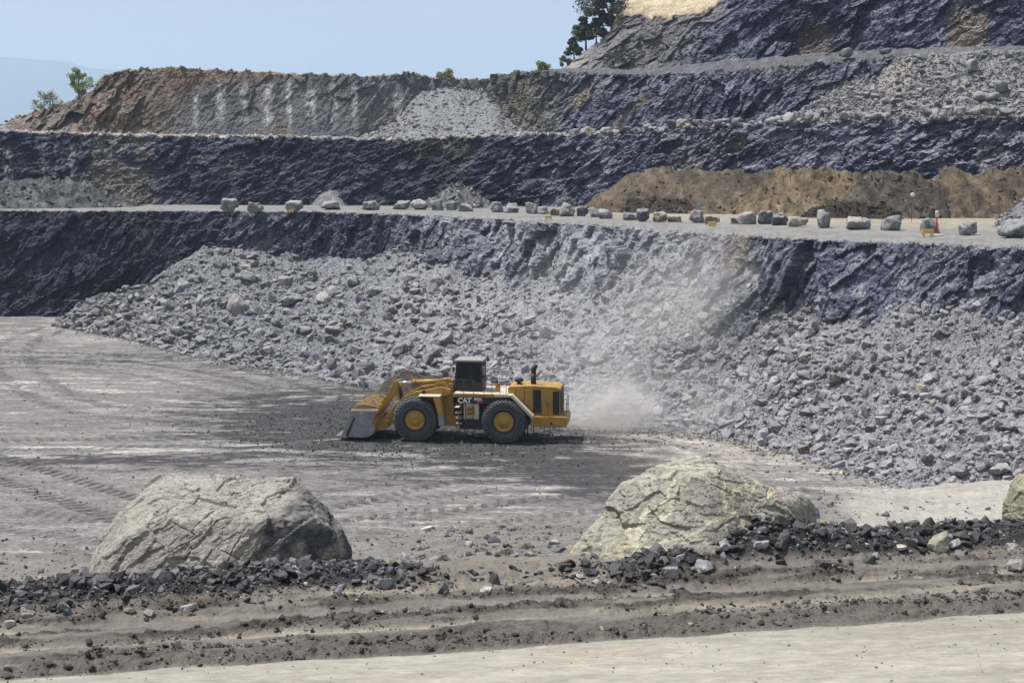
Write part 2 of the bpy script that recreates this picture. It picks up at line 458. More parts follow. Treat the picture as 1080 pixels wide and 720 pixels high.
    for j, rr in enumerate(r):
        if not bench[j]: continue
        k = SEG[rr]; q = TT[rr]
        pr = px
        if k == 1:
            cc = np.broadcast_to(GROAD, (NC, 3)); f_ = np.full(NC, float(smooth(.0, .015, q)))
            warm = np.interp(px, [0, 560, 700, 1262], [0, .1, 1, 1]) * float(smooth(.22, .5, q))
            cc = mix(cc, np.array((.26, .228, .185)), warm)
        elif k == 3: cc = mix(np.broadcast_to(np.array((.27, .265, .26)), (NC, 3)), np.array((.33, .28, .22)), smooth(420, 100, pr)); f_ = np.full(NC, float(smooth(-.1, .12, q)))
        elif k == 5:
            cc = mix(np.broadcast_to(np.array((.105, .104, .115)), (NC, 3)), np.array((.22, .165, .10)), smooth(560, 500, pr)); f_ = np.full(NC, float(smooth(-.3, .1, q)))
        else:
            cc = mix(np.broadcast_to(BEIGE, (NC, 3)), np.array((.25, .2, .13)), smooth(640, 600, pr)); f_ = np.full(NC, float(smooth(-.05, .1, q)))
        c[j] = mix(c[j], cc, f_)
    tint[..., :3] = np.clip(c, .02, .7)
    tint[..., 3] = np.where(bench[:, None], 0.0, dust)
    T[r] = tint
bump_b = np.zeros_like(PZ)
br = np.where((SEG % 2 == 1) | (SEG >= 7))[0]
bump_b[br] = .10 * fbm2(PX[br] / 1.5, PY[br] / 1.5, 4, 71) * np.where(SEG[br] == 1, .35, np.where(SEG[br] == 5, 5.0, 2.5))[:, None] * np.where(SEG[br] == 1, 1, 1)[:, None]
PZ = PZ + bump_b
P = np.stack([PX + DX, PY + DY, PZ], -1)

start = np.concatenate([[0], np.cumsum(NR)])
def part_rows(a, b): return slice(a, min(b + 1, NRT))
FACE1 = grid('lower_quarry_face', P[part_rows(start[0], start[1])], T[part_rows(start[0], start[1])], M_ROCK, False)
ROAD1 = grid('bench_road', P[part_rows(start[1], start[2])], T[part_rows(start[1], start[2])], M_ROAD)
FACE2 = grid('middle_quarry_face', P[part_rows(start[2], start[3])], T[part_rows(start[2], start[3])], M_ROCK, False)
B2 = grid('middle_bench_ground', P[part_rows(start[3], start[4])], T[part_rows(start[3], start[4])], M_ROCK)
FACE3 = grid('upper_quarry_face', P[part_rows(start[4], start[5])], T[part_rows(start[4], start[5])], M_ROCK, False)
B3 = grid('upper_bench_ground', P[part_rows(start[5], start[6])], T[part_rows(start[5], start[6])], M_ROCK)
FACE4 = grid('top_quarry_face', P[part_rows(start[6], start[7])], T[part_rows(start[6], start[7])], M_ROCK, False)
TOP = grid('hilltop_ground', P[part_rows(start[7], NRT)], T[part_rows(start[7], NRT)], M_ROCK)
for o in (FACE1, ROAD1, FACE2, B2, FACE3, B3, FACE4, TOP): tag(o, kind='structure')

def face_point(f, pxv, pyv):
    """where the undisturbed face f is met at a picture point (for the tops of heaps that lean on it)"""
    lo, hi = K[2 * f], K[2 * f + 1]
    i = np.arange(NC)
    lam = np.linspace(-.1, 1, 120)[:, None]
    ly = np.interp(pxv, px, lo[0]); hy = np.interp(pxv, px, hi[0]); lz = np.interp(pxv, px, lo[1]); hz = np.interp(pxv, px, hi[1])
    Y = ly[None] * (1 - lam) + hy[None] * lam; Z = lz[None] * (1 - lam) + hz[None] * lam
    pp = project(Y * ((pxv - 540) / F)[None], Y, Z)[1]
    j = np.argmin(np.abs(pp - np.asarray(pyv)[None]), 0); k = np.arange(len(pxv))
    return Y[j, k], Z[j, k]

# ------------------------------------------------------------------ slopes of blasted rock
def talus(name, pxs, nrow, toe, top, amp, seed, tintf, sag=.12, kind='structure', smooth_=False, mat=None):
    t = np.linspace(-.02, 1.06, nrow)[:, None]
    Y = toe[0][None] * (1 - t) + top[0][None] * t
    Z = toe[1][None] * (1 - t) + top[1][None] * t - sag * (top[1] - toe[1])[None] * np.sin(np.pi * np.clip(t, 0, 1))
    X = Y * ((pxs - 540) / F)[None]
    n = amp * (fbm2(X / 7, Y / 7, 3, seed) * 1.1 + .13 * facets(X / 1.6, Y / 1.6, seed + 1) + .09 * facets(X / .7, Y / .7, seed + 2) + .16 * fbm2(X / .6, Y / .6, 3, seed + 3))
    n *= smooth(-.02, .12, t)
    Pt = np.stack([X, Y, Z + n], -1)
    Tt = np.zeros((*X.shape, 4)); Tt[..., :3] = tintf(X, Y, Z, np.broadcast_to(pxs[None], X.shape), t); Tt[..., 3] = .6
    o = grid(name, Pt, Tt, mat or M_ROCK, smooth_)
    tag(o, kind=kind)
    return Pt, o

txs = np.arange(56.0, 1262.0, 1.15)
toe_py = tab(txs, [(56, 343), (65, 345), (130, 358), (200, 375), (330, 397), (420, 417), (520, 434), (600, 446), (680, 452), (730, 455), (790, 465), (850, 481), (910, 498), (965, 514), (1010, 523), (1080, 536), (1262, 580)])
toe_py = roll_mean(toe_py, 12) + 2.0 * fbm2(txs / 14, txs * 0, 3, 91)
_, toeY = at_height(txs, toe_py, 0.0)
top_py = tab(txs, [(56, 341), (75, 331), (100, 318), (130, 306), (160, 297), (190, 279), (215, 263), (238, 254), (262, 258), (290, 270), (320, 276), (350, 271), (385, 274), (410, 266), (435, 262), (470, 274), (500, 290), (540, 302), (570, 304), (620, 300), (660, 290), (720, 285), (760, 296), (800, 292), (840, 312), (880, 336), (920, 332), (960, 312), (1000, 320), (1040, 302), (1080, 318), (1140, 312), (1262, 330)])
top_py = top_py + 3 * fbm2(txs / 20, txs * 0 + 3, 3, 92)
fY, fZ = face_point(0, txs, top_py)
fY += .6
lo_w = smooth(56, 235, txs)                      # the left tongue of the heap lies free on the floor, short of the face
fy0 = toeY + (fY - toeY) * np.interp(txs, [56, 75, 130, 235, 300], [.12, .3, .62, 1, 1])
fz0 = at_depth(txs, top_py, fy0)[1]
topY = np.where(txs < 235, fy0, fY); topZ = np.where(txs < 235, np.maximum(fz0, .15), fZ)
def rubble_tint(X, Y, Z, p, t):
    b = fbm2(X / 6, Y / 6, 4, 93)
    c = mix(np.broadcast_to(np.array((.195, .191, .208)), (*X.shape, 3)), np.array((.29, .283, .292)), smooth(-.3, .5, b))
    c = mix(c, np.array((.095, .097, .11)), smooth(440, 380, p) * .7)  # base darkened here to paint shade in the gaps between stones
    c = mix(c, np.array((.27, .245, .21)), smooth(70, 20, np.abs(p - 715)) * np.broadcast_to(smooth(.5, .9, t), X.shape) * .7)
    return c
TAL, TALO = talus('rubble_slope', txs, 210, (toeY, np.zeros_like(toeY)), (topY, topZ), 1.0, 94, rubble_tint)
# back of the free tongue: falls from the ridge to the floor behind it
bx = np.arange(56.0, 262.0, 1.15)
i0 = len(bx)
bt = np.linspace(0, 1, 40)[:, None]
ry, rz = topY[:i0], topZ[:i0]
by = np.minimum(ry + 1.0 + rz * 2.0, np.interp(bx, px, K[0][0]) + 5)
BY = ry[None] * (1 - bt) + by[None] * bt; BZ = rz[None] * (1 - bt) + (-.3) * bt; BX = BY * ((bx - 540) / F)[None]
BZ = BZ + .5 * fbm2(BX / 4, BY / 4, 3, 97) * np.sin(np.pi * bt)
Tb = np.zeros((*BX.shape, 4)); Tb[..., :3] = rubble_tint(BX, BY, BZ, np.broadcast_to(bx[None], BX.shape), bt); Tb[..., 3] = .5
tag(grid('rubble_slope_back', np.stack([BX, BY, BZ], -1), Tb, M_ROCK, False), kind='structure')

# right-hand slope on the middle bench
t2x = np.arange(812.0, 1262.0, 1.2)
toe2Y = np.interp(t2x, px, K[3][0]) + 1.2; toe2Z = np.interp(t2x, px, K[3][1]) - .25
top2_py = tab(t2x, [(812, 126), (835, 118), (860, 106), (890, 92), (915, 76), (935, 64), (950, 61), (1262, 46)])
q2Y, q2Z = face_point(2, t2x, top2_py); q2Y += .4
q2Z = np.maximum(q2Z, toe2Z + .2)
def t2tint(X, Y, Z, p, t):
    b = fbm2(X / 5, Y / 5, 4, 193)
    c = mix(np.broadcast_to(np.array((.165, .16, .16)), (*X.shape, 3)), np.array((.23, .22, .21)), smooth(-.3, .5, b))
    return mix(c, np.array((.26, .225, .15)), np.broadcast_to(smooth(.4, .8, t), X.shape) * smooth(34, 12, np.abs(p - 963 + 60 * (1 - t))) * .85)
TAL2, _ = talus('upper_rubble_slope', t2x, 80, (toe2Y, toe2Z), (q2Y, q2Z), .8, 195, t2tint, .05)
# fan in the notch of the third face
t3x = np.arange(384.0, 562.0, 1.1)
toe3Y = np.interp(t3x, px, K[3][0]) + 1.0; toe3Z = np.interp(t3x, px, K[3][1]) - .3
top3_py = tab(t3x, [(384, 143), (400, 136), (420, 124), (436, 103), (448, 96), (480, 94), (508, 95), (520, 103), (532, 120), (545, 134), (562, 143)])
q3Y, q3Z = face_point(2, t3x, top3_py); q3Y += .4
q3Z = np.maximum(q3Z, toe3Z + .1)
def t3tint(X, Y, Z, p, t):
    b = fbm2(X / 4, Y / 4, 4, 293)
    c = mix(np.broadcast_to(np.array((.135, .135, .142)), (*X.shape, 3)), np.array((.19, .187, .19)), smooth(-.3, .5, b))
    return mix(c, np.array((.24, .19, .13)), np.broadcast_to(smooth(.2, 0, t), X.shape) * .6)
TAL3, _ = talus('notch_rubble_slope', t3x, 70, (toe3Y, toe3Z), (q3Y, q3Z), .5, 295, t3tint, .05)

# ------------------------------------------------------------------ pit floor
M_FLOOR = tinted('pit_floor_dirt', scales=((.16, .2), (.9, .35), (4.0, .6), (10, .55)), bump=((2.5, .10, .6), (9, .05, .8)), coords='WORLD', dust=None, stretch=(.55, 1, 1), rot=R(6))
gx = np.arange(-210.0, 1300.0, 1.25)
gpy = np.concatenate([np.linspace(318, 420, 130, endpoint=False), np.linspace(420, 560, 250, endpoint=False), np.linspace(560, 660, 70)])[::-1]
GP, GY_ = np.meshgrid(gx, gpy)
GX, GY = at_height(GP, GY_, 0.0)
GX = GY * (GP - 540) / F
e = fbm2(GX / 30, GY / 9, 4, 301); e2 = fbm2(GX / 9 + .1 * GY, GY / 1.6, 4, 302); e3 = fbm2(GX / 3.5, GY / .7, 3, 303); e4 = fbm2(GX / 1.2, GY / .5, 3, 304)
dk = np.zeros_like(GX)
def blob(cx, cy, rx, ry, s=1.0):
    return s * np.exp(-(((GP - cx) / rx) ** 2 + ((GY_ - cy) / ry) ** 2))
dk = blob(430, 450, 210, 26, .85) + blob(330, 425, 130, 20, .6) + blob(610, 485, 170, 26, .7) + blob(130, 378, 170, 9, .45) + blob(90, 485, 200, 12, .5) \
    + blob(300, 470, 160, 14, .45) + blob(650, 510, 110, 24, .45) + blob(300, 395, 110, 10, .4) + blob(400, 520, 120, 30, .2)
dk -= blob(60, 355, 190, 14, .5) + blob(120, 405, 160, 9, .5) + blob(60, 473, 210, 5, .6) + blob(800, 490, 120, 22, .45) + blob(500, 530, 150, 12, .3) + blob(720, 455, 70, 14, .3)
mask = smooth(.24, .56, dk * .95 + .26 * e + .60 * e2 + .55 * e3 + .45 * e4)
FL_PALE = np.array((.235, .225, .22)); FL_MID = np.array((.145, .138, .137)); FL_DARK = np.array((.034, .033, .035))
c = mix(np.broadcast_to(FL_PALE, (*GX.shape, 3)), FL_MID, smooth(-.25, .35, e2 + .5 * e - dk * 0 + .35))
c = mix(c, FL_DARK, mask * .9)
c = mix(c, np.array((.42, .40, .375)), smooth(.20, .6, e2 * .8 + e3 * .45 + .2 * e4 - dk * .3 + .04) * .8)
c = mix(c, np.array((.36, .315, .26)), smooth(600, 800, GP) * smooth(520, 470, GY_) * .45)
gz = .06 * fbm2(GX / 2.5, GY / 2, 3, 305) + .03 * e4
def track(p0, p1, wpx, s, dark=True, wob=3.0):
    global c, gz
    (ax, ay), (bx_, by_) = p0, p1
    t = np.clip(((GP - ax) * (bx_ - ax) + (GY_ - ay) * (by_ - ay) * 4) / ((bx_ - ax) ** 2 + 4 * (by_ - ay) ** 2), 0, 1)
    qx = ax + t * (bx_ - ax); qy = ay + t * (by_ - ay) + wob * np.sin(t * 3.1)
    d = np.hypot((GP - qx) * .45, GY_ - qy) + (0 if dark else .9 * (1 + e3 * 1.6 + e2))
    k = smooth(wpx, wpx * .25, d) * smooth(-.55, .1, e4 + .3) * s
    c = mix(c, FL_DARK * 1.2 if dark else np.array((.46, .44, .41)), k)
    gz = gz + (.10 if dark else -.02) * k
for p0, p1, w_, s_, dkk, wob in [((0, 480), (360, 462), 2.2, .6, False, 3), ((0, 403), (50, 418), 2, .6, False, 1), ((700, 465), (740, 482), 2.4, .7, False, 1), ((800, 482), (880, 506), 1.8, .6, False, 2)]:
    track(p0, p1, w_, s_, dkk, wob)
def wheel_tracks(pts, s, gauge=3.4, width=.75, dark=True):
    """the two wheel paths of a machine that drove along these picture points, pressed into the floor"""
    global c, gz
    q = [at_height(a, b, 0.0) for a, b in pts]; q = np.array([(float(v[0]), float(v[1])) for v in q])
    tt = np.linspace(0, len(q) - 1, 40); qi = np.clip(tt.astype(int), 0, len(q) - 2); ft = tt - qi
    def cr(i): return q[np.clip(i, 0, len(q) - 1)]
    p0, p1, p2, p3 = cr(qi - 1), cr(qi), cr(qi + 1), cr(qi + 2); t_ = ft[:, None]
    cv = .5 * (2 * p1 + (p2 - p0) * t_ + (2 * p0 - 5 * p1 + 4 * p2 - p3) * t_ ** 2 + (3 * p1 - p0 - 3 * p2 + p3) * t_ ** 3)
    d = np.full(GX.shape, 1e9); al = np.zeros(GX.shape); L_ = 0
    for a, b in zip(cv[:-1], cv[1:]):
        e_ = b - a; l = math.hypot(*e_) + 1e-6; u = np.clip(((GX - a[0]) * e_[0] + (GY - a[1]) * e_[1]) / l / l, 0, 1)
        dx, dy = GX - a[0] - u * e_[0], GY - a[1] - u * e_[1]; dd = np.hypot(dx, dy)
        m_ = dd < d; d = np.where(m_, dd, d); al = np.where(m_, L_ + u * l, al); L_ += l
    w_ = np.abs(d - gauge / 2)
    lug = .6 + .4 * np.sign(np.sin(al * 7.5 + d * 3))
    k = smooth(width, width * .55, w_ + .25 * e3) * smooth(-.8, -.1, e4 + e2 + .35) * s
    if not dark: k = k * smooth(-.05, .35, e2 + .6 * e3)
    c = mix(c, FL_DARK * 1.1 if dark else FL_PALE * 1.45, k * (lug if dark else 1)); gz = gz - .05 * k * lug + .07 * smooth(.3, .0, np.abs(w_ - width)) * s * smooth(0, .3, e4)
for pts_, s_, dk_ in [([(-60, 372), (120, 377), (260, 396), (340, 424), (430, 452)], .75, True), ([(-60, 384), (110, 388), (230, 408), (330, 440), (420, 455)], .6, True), ([(-60, 470), (150, 466), (300, 458), (420, 458)], .55, True),
                      ([(-40, 482), (60, 512), (170, 550), (300, 600)], .8, True), ([(0, 545), (140, 560), (300, 536), (480, 500), (640, 480)], .5, True), ([(150, 585), (330, 545), (520, 524), (700, 500), (780, 480), (700, 462), (600, 458)], .55, True),
                      ([(330, 600), (480, 550), (640, 530), (800, 520), (960, 540)], .45, True), ([(600, 462), (720, 470), (840, 500), (960, 530)], .6, False), ([(620, 470), (740, 482), (860, 516), (980, 552)], .5, False),
                      ([(-40, 404), (60, 410), (150, 424), (240, 428), (330, 420)], .6, False), ([(-40, 352), (100, 352), (240, 372), (340, 402)], .45, False), ([(430, 470), (560, 492), (700, 520), (820, 560)], .5, True), ([(60, 345), (10, 370), (60, 420), (180, 440), (340, 446)], .55, True)]:
    wheel_tracks(pts_, s_, dark=dk_)
Tf = np.zeros((*GX.shape, 4)); Tf[..., :3] = np.clip(c, .03, .6)
FLOOR = tag(grid('pit_floor', np.stack([GX, GY, gz], -1), Tf, M_FLOOR), kind='structure')

# wide ground sheet out to the horizon, and the hazy hill beyond
M_GROUND = plain('open_land', (.10, .10, .06), .95, var=.3, vscale=.01)
mesh_np('ground', np.array([(-10400, -280, -2.2), (10400, -280, -2.2), (10400, 14300, -2.2), (-10400, 14300, -2.2)]), np.array([[0, 1, 2, 3]]), M_GROUND)
tag(bpy.data.objects['ground'], kind='structure')
hx = np.linspace(-8700, 6900, 240); hy = np.linspace(10800, 14100, 50)
HX, HY = np.meshgrid(hx, hy)
hp = 540 + F * HX / 12000
ridge_py = np.interp(hp, [-500, -150, 0, 70, 130, 220, 330, 450, 1400], [60, 55, 60, 66, 76, 86, 104, 130, 190])
rz_ = (180 - ridge_py) / F * 12000 + EYE
HZ = rz_ * smooth(10800, 12060, HY) * (1 - .6 * smooth(12060, 14100, HY)) + 30 * fbm2(HX / 300, HY / 300, 4, 401) - 12
grid('hill', np.stack([HX, HY, HZ], -1), np.tile(np.array((.05, .07, .04, 0)), (*HX.shape, 1)), tinted('forested_hill', scales=((.02, .4), (.1, .3)), bump=(), coords='WORLD', dust=None))
tag(bpy.data.objects['hill'], kind='structure')
# ------------------------------------------------------------------ rock makers
def hull_rock(seed, flat=(1, .8, .55), n=14):
    rng = np.random.default_rng(seed)
    bm = bmesh.new()
    for _ in range(n):
        d = rng.normal(size=3); d /= max(abs(d)) if rng.random() < .6 else np.linalg.norm(d)
        d *= rng.uniform(.72, 1.0)
        bm.verts.new(Vector(d * np.array(flat) * .5))
    r = bmesh.ops.convex_hull(bm, input=bm.verts)
    bmesh.ops.delete(bm, geom=list({g for g in r['geom_interior'] + r['geom_unused'] if isinstance(g, bmesh.types.BMVert)}), context='VERTS')
    bmesh.ops.triangulate(bm, faces=bm.faces)
    bm.verts.index_update()
    V = np.array([v.co[:] for v in bm.verts]); Fx = np.array([[v.index for v in f.verts] for f in bm.faces])
    bm.free()
    return V, Fx

_ICO = {}
def ico(level):
    if level not in _ICO:
        bm = bmesh.new(); bmesh.ops.create_icosphere(bm, subdivisions=level, radius=1.0)
        _ICO[level] = (np.array([v.co[:] for v in bm.verts]), np.array([[v.index for v in f.verts] for f in bm.faces])); bm.free()
    return _ICO[level]

def plane_rock(planes, level, k=14.0, rough=.05, fscale=3.0, famp=.05, seed=0):
    """a boulder as the soft intersection of cut faces (normal, distance), broken up by facets and noise"""
    D, Fx = ico(level)
    inv = np.zeros(len(D))
    for nrm, d in planes:
        nrm = np.array(nrm, float); nrm /= np.linalg.norm(nrm)
        q = np.maximum(D @ nrm, 1e-4) / d
        inv += q ** k
    r = inv ** (-1.0 / k)
    V = D * r[:, None]
    off = seed * 3.7
    disp = famp * facets3(V * fscale + off, seed, .8) + .45 * famp * facets3(V * fscale * 2.7 + off, seed + 1, .8) + rough * fbm3(V[:, 0] * 2 + off, V[:, 1] * 2, V[:, 2] * 2, 5, seed)
    return V + D * disp[:, None], Fx

def random_planes(rng, w, d, h, n=9):
    pl = []
    for _ in range(n):
        v = rng.normal(size=3); v /= np.linalg.norm(v)
        e = math.sqrt((v[0] * w / 2) ** 2 + (v[1] * d / 2) ** 2 + (v[2] * h / 2) ** 2)
        pl.append((v, e * rng.uniform(.72, .98)))
    for v, e in (((1, 0, 0), w / 2), ((-1, 0, 0), w / 2), ((0, 1, 0), d / 2), ((0, -1, 0), d / 2), ((0, 0, 1), h / 2), ((0, 0, -1), h / 2 * .8)):
        v = np.array(v) + rng.normal(size=3) * .18; pl.append((v, e))
    return pl

M_STONE = tinted('broken_stone', scales=((1.2, .3), (5, .35)), bump=((3, .10, .5), (14, .03, .6)), coords='OBJECT', dust=(.31, .305, .295), dust_sun_gain=.75)
M_RUBBLE = tinted('rubble_stone', scales=((.25, .2), (.8, .25), (4, .4), (13, .3)), bump=((4, .10, .7), (16, .03, .6)), coords='WORLD', dust=(.31, .30, .30), dust_sun_gain=.8)

HULLS = [hull_rock(500 + i, ((1, .85, .68), (1, .68, .48), (1, .9, .8), (1, .6, .42))[i % 4], 15 + i % 9) for i in range(36)]
def rand_rot(rng, n, tilt=.6):
    """random turns, mostly lying on their broad side"""
    az = rng.uniform(0, 2 * np.pi, n); t = rng.normal(0, tilt, n); ax = rng.uniform(0, 2 * np.pi, n)
    ca, sa = np.cos(az), np.sin(az); Z = np.zeros(n); O = np.ones(n)
    Rz = np.stack([np.stack([ca, -sa, Z], -1), np.stack([sa, ca, Z], -1), np.stack([Z, Z, O], -1)], 1)
    ux, uy = np.cos(ax), np.sin(ax); c, s = np.cos(t), np.sin(t); C1 = 1 - c
    Rt = np.stack([np.stack([c + ux * ux * C1, ux * uy * C1, uy * s], -1), np.stack([ux * uy * C1, c + uy * uy * C1, -ux * s], -1), np.stack([-uy * s, ux * s, c], -1)], 1)
    return Rt @ Rz

def rock_field(name, pos, size, tint, mat, seed, tilt=.6, alpha=.7, hulls=None):
    """very many small stones as ONE mesh"""
    rng = np.random.default_rng(seed); hulls = hulls or HULLS
    n = len(pos); kind = rng.integers(0, len(hulls), n); Rm = rand_rot(rng, n, tilt)
    Vs, Fs, Ts, off = [], [], [], 0
    for k, (hv, hf) in enumerate(hulls):
        m = np.where(kind == k)[0]
        if not len(m): continue
        V = np.einsum('nij,vj->nvi', Rm[m], hv) * size[m][:, None, None] + pos[m][:, None, :]
        Vs.append(V.reshape(-1, 3)); nv = len(hv)
        Fs.append((hf[None] + (np.arange(len(m)) * nv)[:, None, None] + off).reshape(-1, 3)); off += nv * len(m)
        Ts.append(np.repeat(np.concatenate([tint[m], np.full((len(m), 1), alpha)], 1), nv, 0))
    return tag(mesh_np(name, np.concatenate(Vs), np.concatenate(Fs), mat, np.concatenate(Ts)), kind='stuff')

def on_grid(Pg, rng, n, weight=None, lo=.02, hi=.97):
    nr, nc = Pg.shape[:2]
    r = rng.uniform(lo, hi, n * 3) * (nr - 1.01); c = rng.uniform(0, 1, n * 3) * (nc - 1.01)
    if weight is not None:
        k = rng.random(n * 3) < weight(r / (nr - 1), c / (nc - 1)); r, c = r[k][:n], c[k][:n]
    else: r, c = r[:n], c[:n]
    i, j = r.astype(int), c.astype(int); f, g = (r - i)[:, None], (c - j)[:, None]
    q = (Pg[i, j] * (1 - f) + Pg[i + 1, j] * f) * (1 - g) + (Pg[i, j + 1] * (1 - f) + Pg[i + 1, j + 1] * f) * g
    return q, r / (nr - 1), c / (nc - 1)

def stone_tints(rng, n, lo=.12, hi=.30, warm=.06):
    v = lo + (hi - lo) * rng.beta(2.0, 2.0, n)
    t = np.stack([v * 1.0, v * .975, v * 1.07], 1)
    k = rng.random(n) < warm
    t[k] *= np.array((1.15, 1.02, .78))
    return t

# ---- the main slope
rng = np.random.default_rng(3)
nS = 56000
pos, rr, cc = on_grid(TAL, rng, nS, None, -.0, .99)
pos = pos.copy(); nS = len(pos)
sz = np.clip(.12 * rng.pareto(1.8, nS) + .10, 0, 1.3) * np.interp(cc, [0, .28, .45, .7, 1], [.95, .98, .8, .64, .60]) * np.interp(rr, [0, .5, 1], [1.0, 1.1, .8])
pos[:, 2] += sz * .10
rock_field('rubble', pos, sz * 1.2, stone_tints(rng, nS, .085, .31) * np.interp(cc, [0, .22, .4, .6], [.74, .80, 1.05, 1.2])[:, None], M_RUBBLE, 31)  # brightness of the full-sun part painted into the stone tints
# a skirt of crumbs on the floor along the toe
n = 2600
k = rng.integers(0, len(txs), n); dY = rng.exponential(1.1, n)
pz = np.stack([(toeY[k] - dY) * (txs[k] - 540) / F, toeY[k] - dY, np.full(n, .05)], 1)
rock_field('scattered_rubble', pz, .12 + .22 * rng.random(n) ** 2, stone_tints(rng, n, .08, .24), M_RUBBLE, 32)

# ---- the largest stones of the slope, each an object of its own
VAR = []
for i in range(30):
    r_ = np.random.default_rng(900 + i)
    fl = ((1, .8, .62), (1, .7, .42), (.9, .9, .75), (1, .55, .5))[i % 4]
    V, Fx = plane_rock(random_planes(r_, *fl, n=8), 3, 22.0, .012, 4.0, .022, 60 + i)
    base = .13 + .16 * r_.random(); t = np.array((base, base * .99, base * 1.05)) * (np.array((1.05, 1.0, .9)) if i % 9 == 4 else 1)
    me_o = mesh_np('rubble_rock', V, Fx, M_STONE, np.concatenate([np.tile(t, (len(V), 1)), np.full((len(V), 1), .75)], 1))
    me = me_o.data; bpy.data.objects.remove(me_o); VAR.append(me)

def place_rock(me, p, s, label, group, rot=None, sink=.1, rng=rng):
    o = bpy.data.objects.new('rubble_rock', me); COL.objects.link(o)
    o.location = (p[0], p[1], p[2] + s * (.28 - sink)); o.scale = (s, s, s)
    o.rotation_euler = rot or (rng.normal(0, .35), rng.normal(0, .35), rng.uniform(0, 6.28))
    return tag(o, label, 'rock', group)

# hand-placed big ones seen in the picture: px, py of the middle, width in px
BIG = [(192, 306, 20), (213, 322, 15), (172, 322, 14), (186, 352, 13), (160, 340, 12), (232, 280, 14), (262, 296, 20), (250, 330, 26), (306, 322, 24), (286, 318, 16), (341, 318, 19), (352, 312, 16), (330, 292, 13), (300, 300, 15),
       (372, 300, 20), (395, 310, 16), (352, 352, 20), (322, 351, 13), (292, 345, 15), (254, 352, 14), (268, 332, 18), (240, 341, 16), (388, 392, 22), (420, 372, 16), (447, 348, 18), (470, 360, 15), (508, 345, 14),
       (540, 352, 22), (560, 340, 18), (578, 355, 24), (541, 372, 16), (640, 316, 18), (652, 350, 20), (606, 366, 18), (743, 338, 22), (755, 331, 16), (725, 398, 20), (745, 380, 14), (790, 415, 16), (812, 350, 14), (836, 362, 15),
       (862, 345, 18), (846, 392, 18), (880, 402, 20), (905, 412, 15), (838, 425, 13), (920, 470, 17), (897, 470, 14), (936, 492, 18), (960, 452, 14), (990, 420, 16), (1020, 418, 20), (1004, 422, 14), (1040, 452, 15), (1072, 452, 26), (1010, 500, 24), (1055, 498, 34), (975, 486, 15),
       (1000, 380, 14), (1030, 356, 15), (960, 392, 16), (930, 380, 13), (1062, 380, 14), (420, 395, 14), (470, 392, 13), (505, 372, 12), (660, 392, 14), (690, 365, 14), (705, 330, 13), (600, 330, 13), (480, 330, 14), (440, 318, 13), (462, 300, 15), (415, 330, 14)]
TPX, TPY = project(TAL[..., 0], TAL[..., 1], TAL[..., 2])
def region_of(p):
    return ('at the far toe of the slope near the shadowed face' if p < 230 else 'below the dark slabby part of the quarry face' if p < 420 else
            'above the wheel loader on the slope' if p < 600 else 'behind the dust on the pale middle of the slope' if p < 800 else 'below the jutting dark rock ribs' if p < 960 else 'near the sandy ramp end of the slope')
def add_slope_rock(pxv, pyv, wpx, i):
    d = (TPX - pxv) ** 2 + (TPY - pyv) ** 2; k = np.unravel_index(np.argmin(d), d.shape)
    q = TAL[k]; s = wpx * q[1] / F * (1.08 if pxv < 480 else .85)
    sizew = 'large' if wpx >= 17 else 'medium'
    place_rock(VAR[i % 30], q, s, f'{sizew} grey broken rock {region_of(pxv)}', f'{sizew} rocks {region_of(pxv)}')
for i, (a_, b_, w_) in enumerate(BIG): add_slope_rock(a_, b_, w_, i * 7 + 3)
r2 = np.random.default_rng(77); cnt = 0
while cnt < 150:
    p_ = r2.uniform(75, 1078); q_ = r2.uniform(250, 520)
    if q_ < np.interp(p_, txs, top_py) + 6 or q_ > np.interp(p_, txs, toe_py) - 6 or (370 < p_ < 600 and q_ > 375): continue
    add_slope_rock(p_, q_, r2.uniform(7, 13), cnt * 11 + 5); cnt += 1

# ---- the upper slopes
r3 = np.random.default_rng(8)
n = 9000; pos, rr, cc = on_grid(TAL2, r3, n); n = len(pos)
sz = np.clip(.20 * r3.pareto(2.0, n) + .16, 0, 1.4) * np.interp(rr, [0, 1], [1.3, .8]); pos = pos + np.array((0, 0, .08))
rock_field('upper_rubble', pos, sz * 1.1, stone_tints(r3, n, .09, .24, .15), M_RUBBLE, 33)
n = 4200; pos, rr, cc = on_grid(TAL3, r3, n); n = len(pos)
rock_field('notch_rubble', pos, np.clip(.16 * r3.pareto(2.0, n) + .16, 0, 1.2), stone_tints(r3, n, .10, .26, .1), M_RUBBLE, 34)
# crumbs along the bench edges
def edge_stones(name, k, n, lo, hi, px0, px1, back, seed, tl=(.12, .35), warm=.3, up=.12):
    rg = np.random.default_rng(seed); p_ = rg.uniform(px0, px1, n); b_ = back[0] + (back[1] - back[0]) * rg.random(n) ** 1.5
    row = start[k + 1] if k + 1 < len(start) else start[-1]
    e = P[start[k]]; Yv = np.interp(p_, px, e[:, 1]) + b_; Zv = np.interp(p_, px, e[:, 2])
    s = lo + (hi - lo) * rg.random(n) ** 3
    rock_field(name, np.stack([Yv * (p_ - 540) / F, Yv, Zv + up * s + .05], 1), s, stone_tints(rg, n, tl[0], tl[1], warm), M_RUBBLE, seed + 1)
edge_stones('edge_stones', 3, 1500, .22, .95, -60, 560, (-.2, 3.0), 41, (.2, .5), .5)
edge_stones('bench_stones', 3, 700, .3, 1.1, 560, 1200, (-.2, 3.0), 43, (.12, .3), .2)
edge_stones('high_edge_stones', 5, 700, .25, 1.0, -20, 1200, (-.3, 3.0), 45, (.1, .26), .4)
edge_stones('road_edge_grit', 1, 900, .08, .3, -60, 1200, (-.05, .9), 47, (.15, .3), .1)

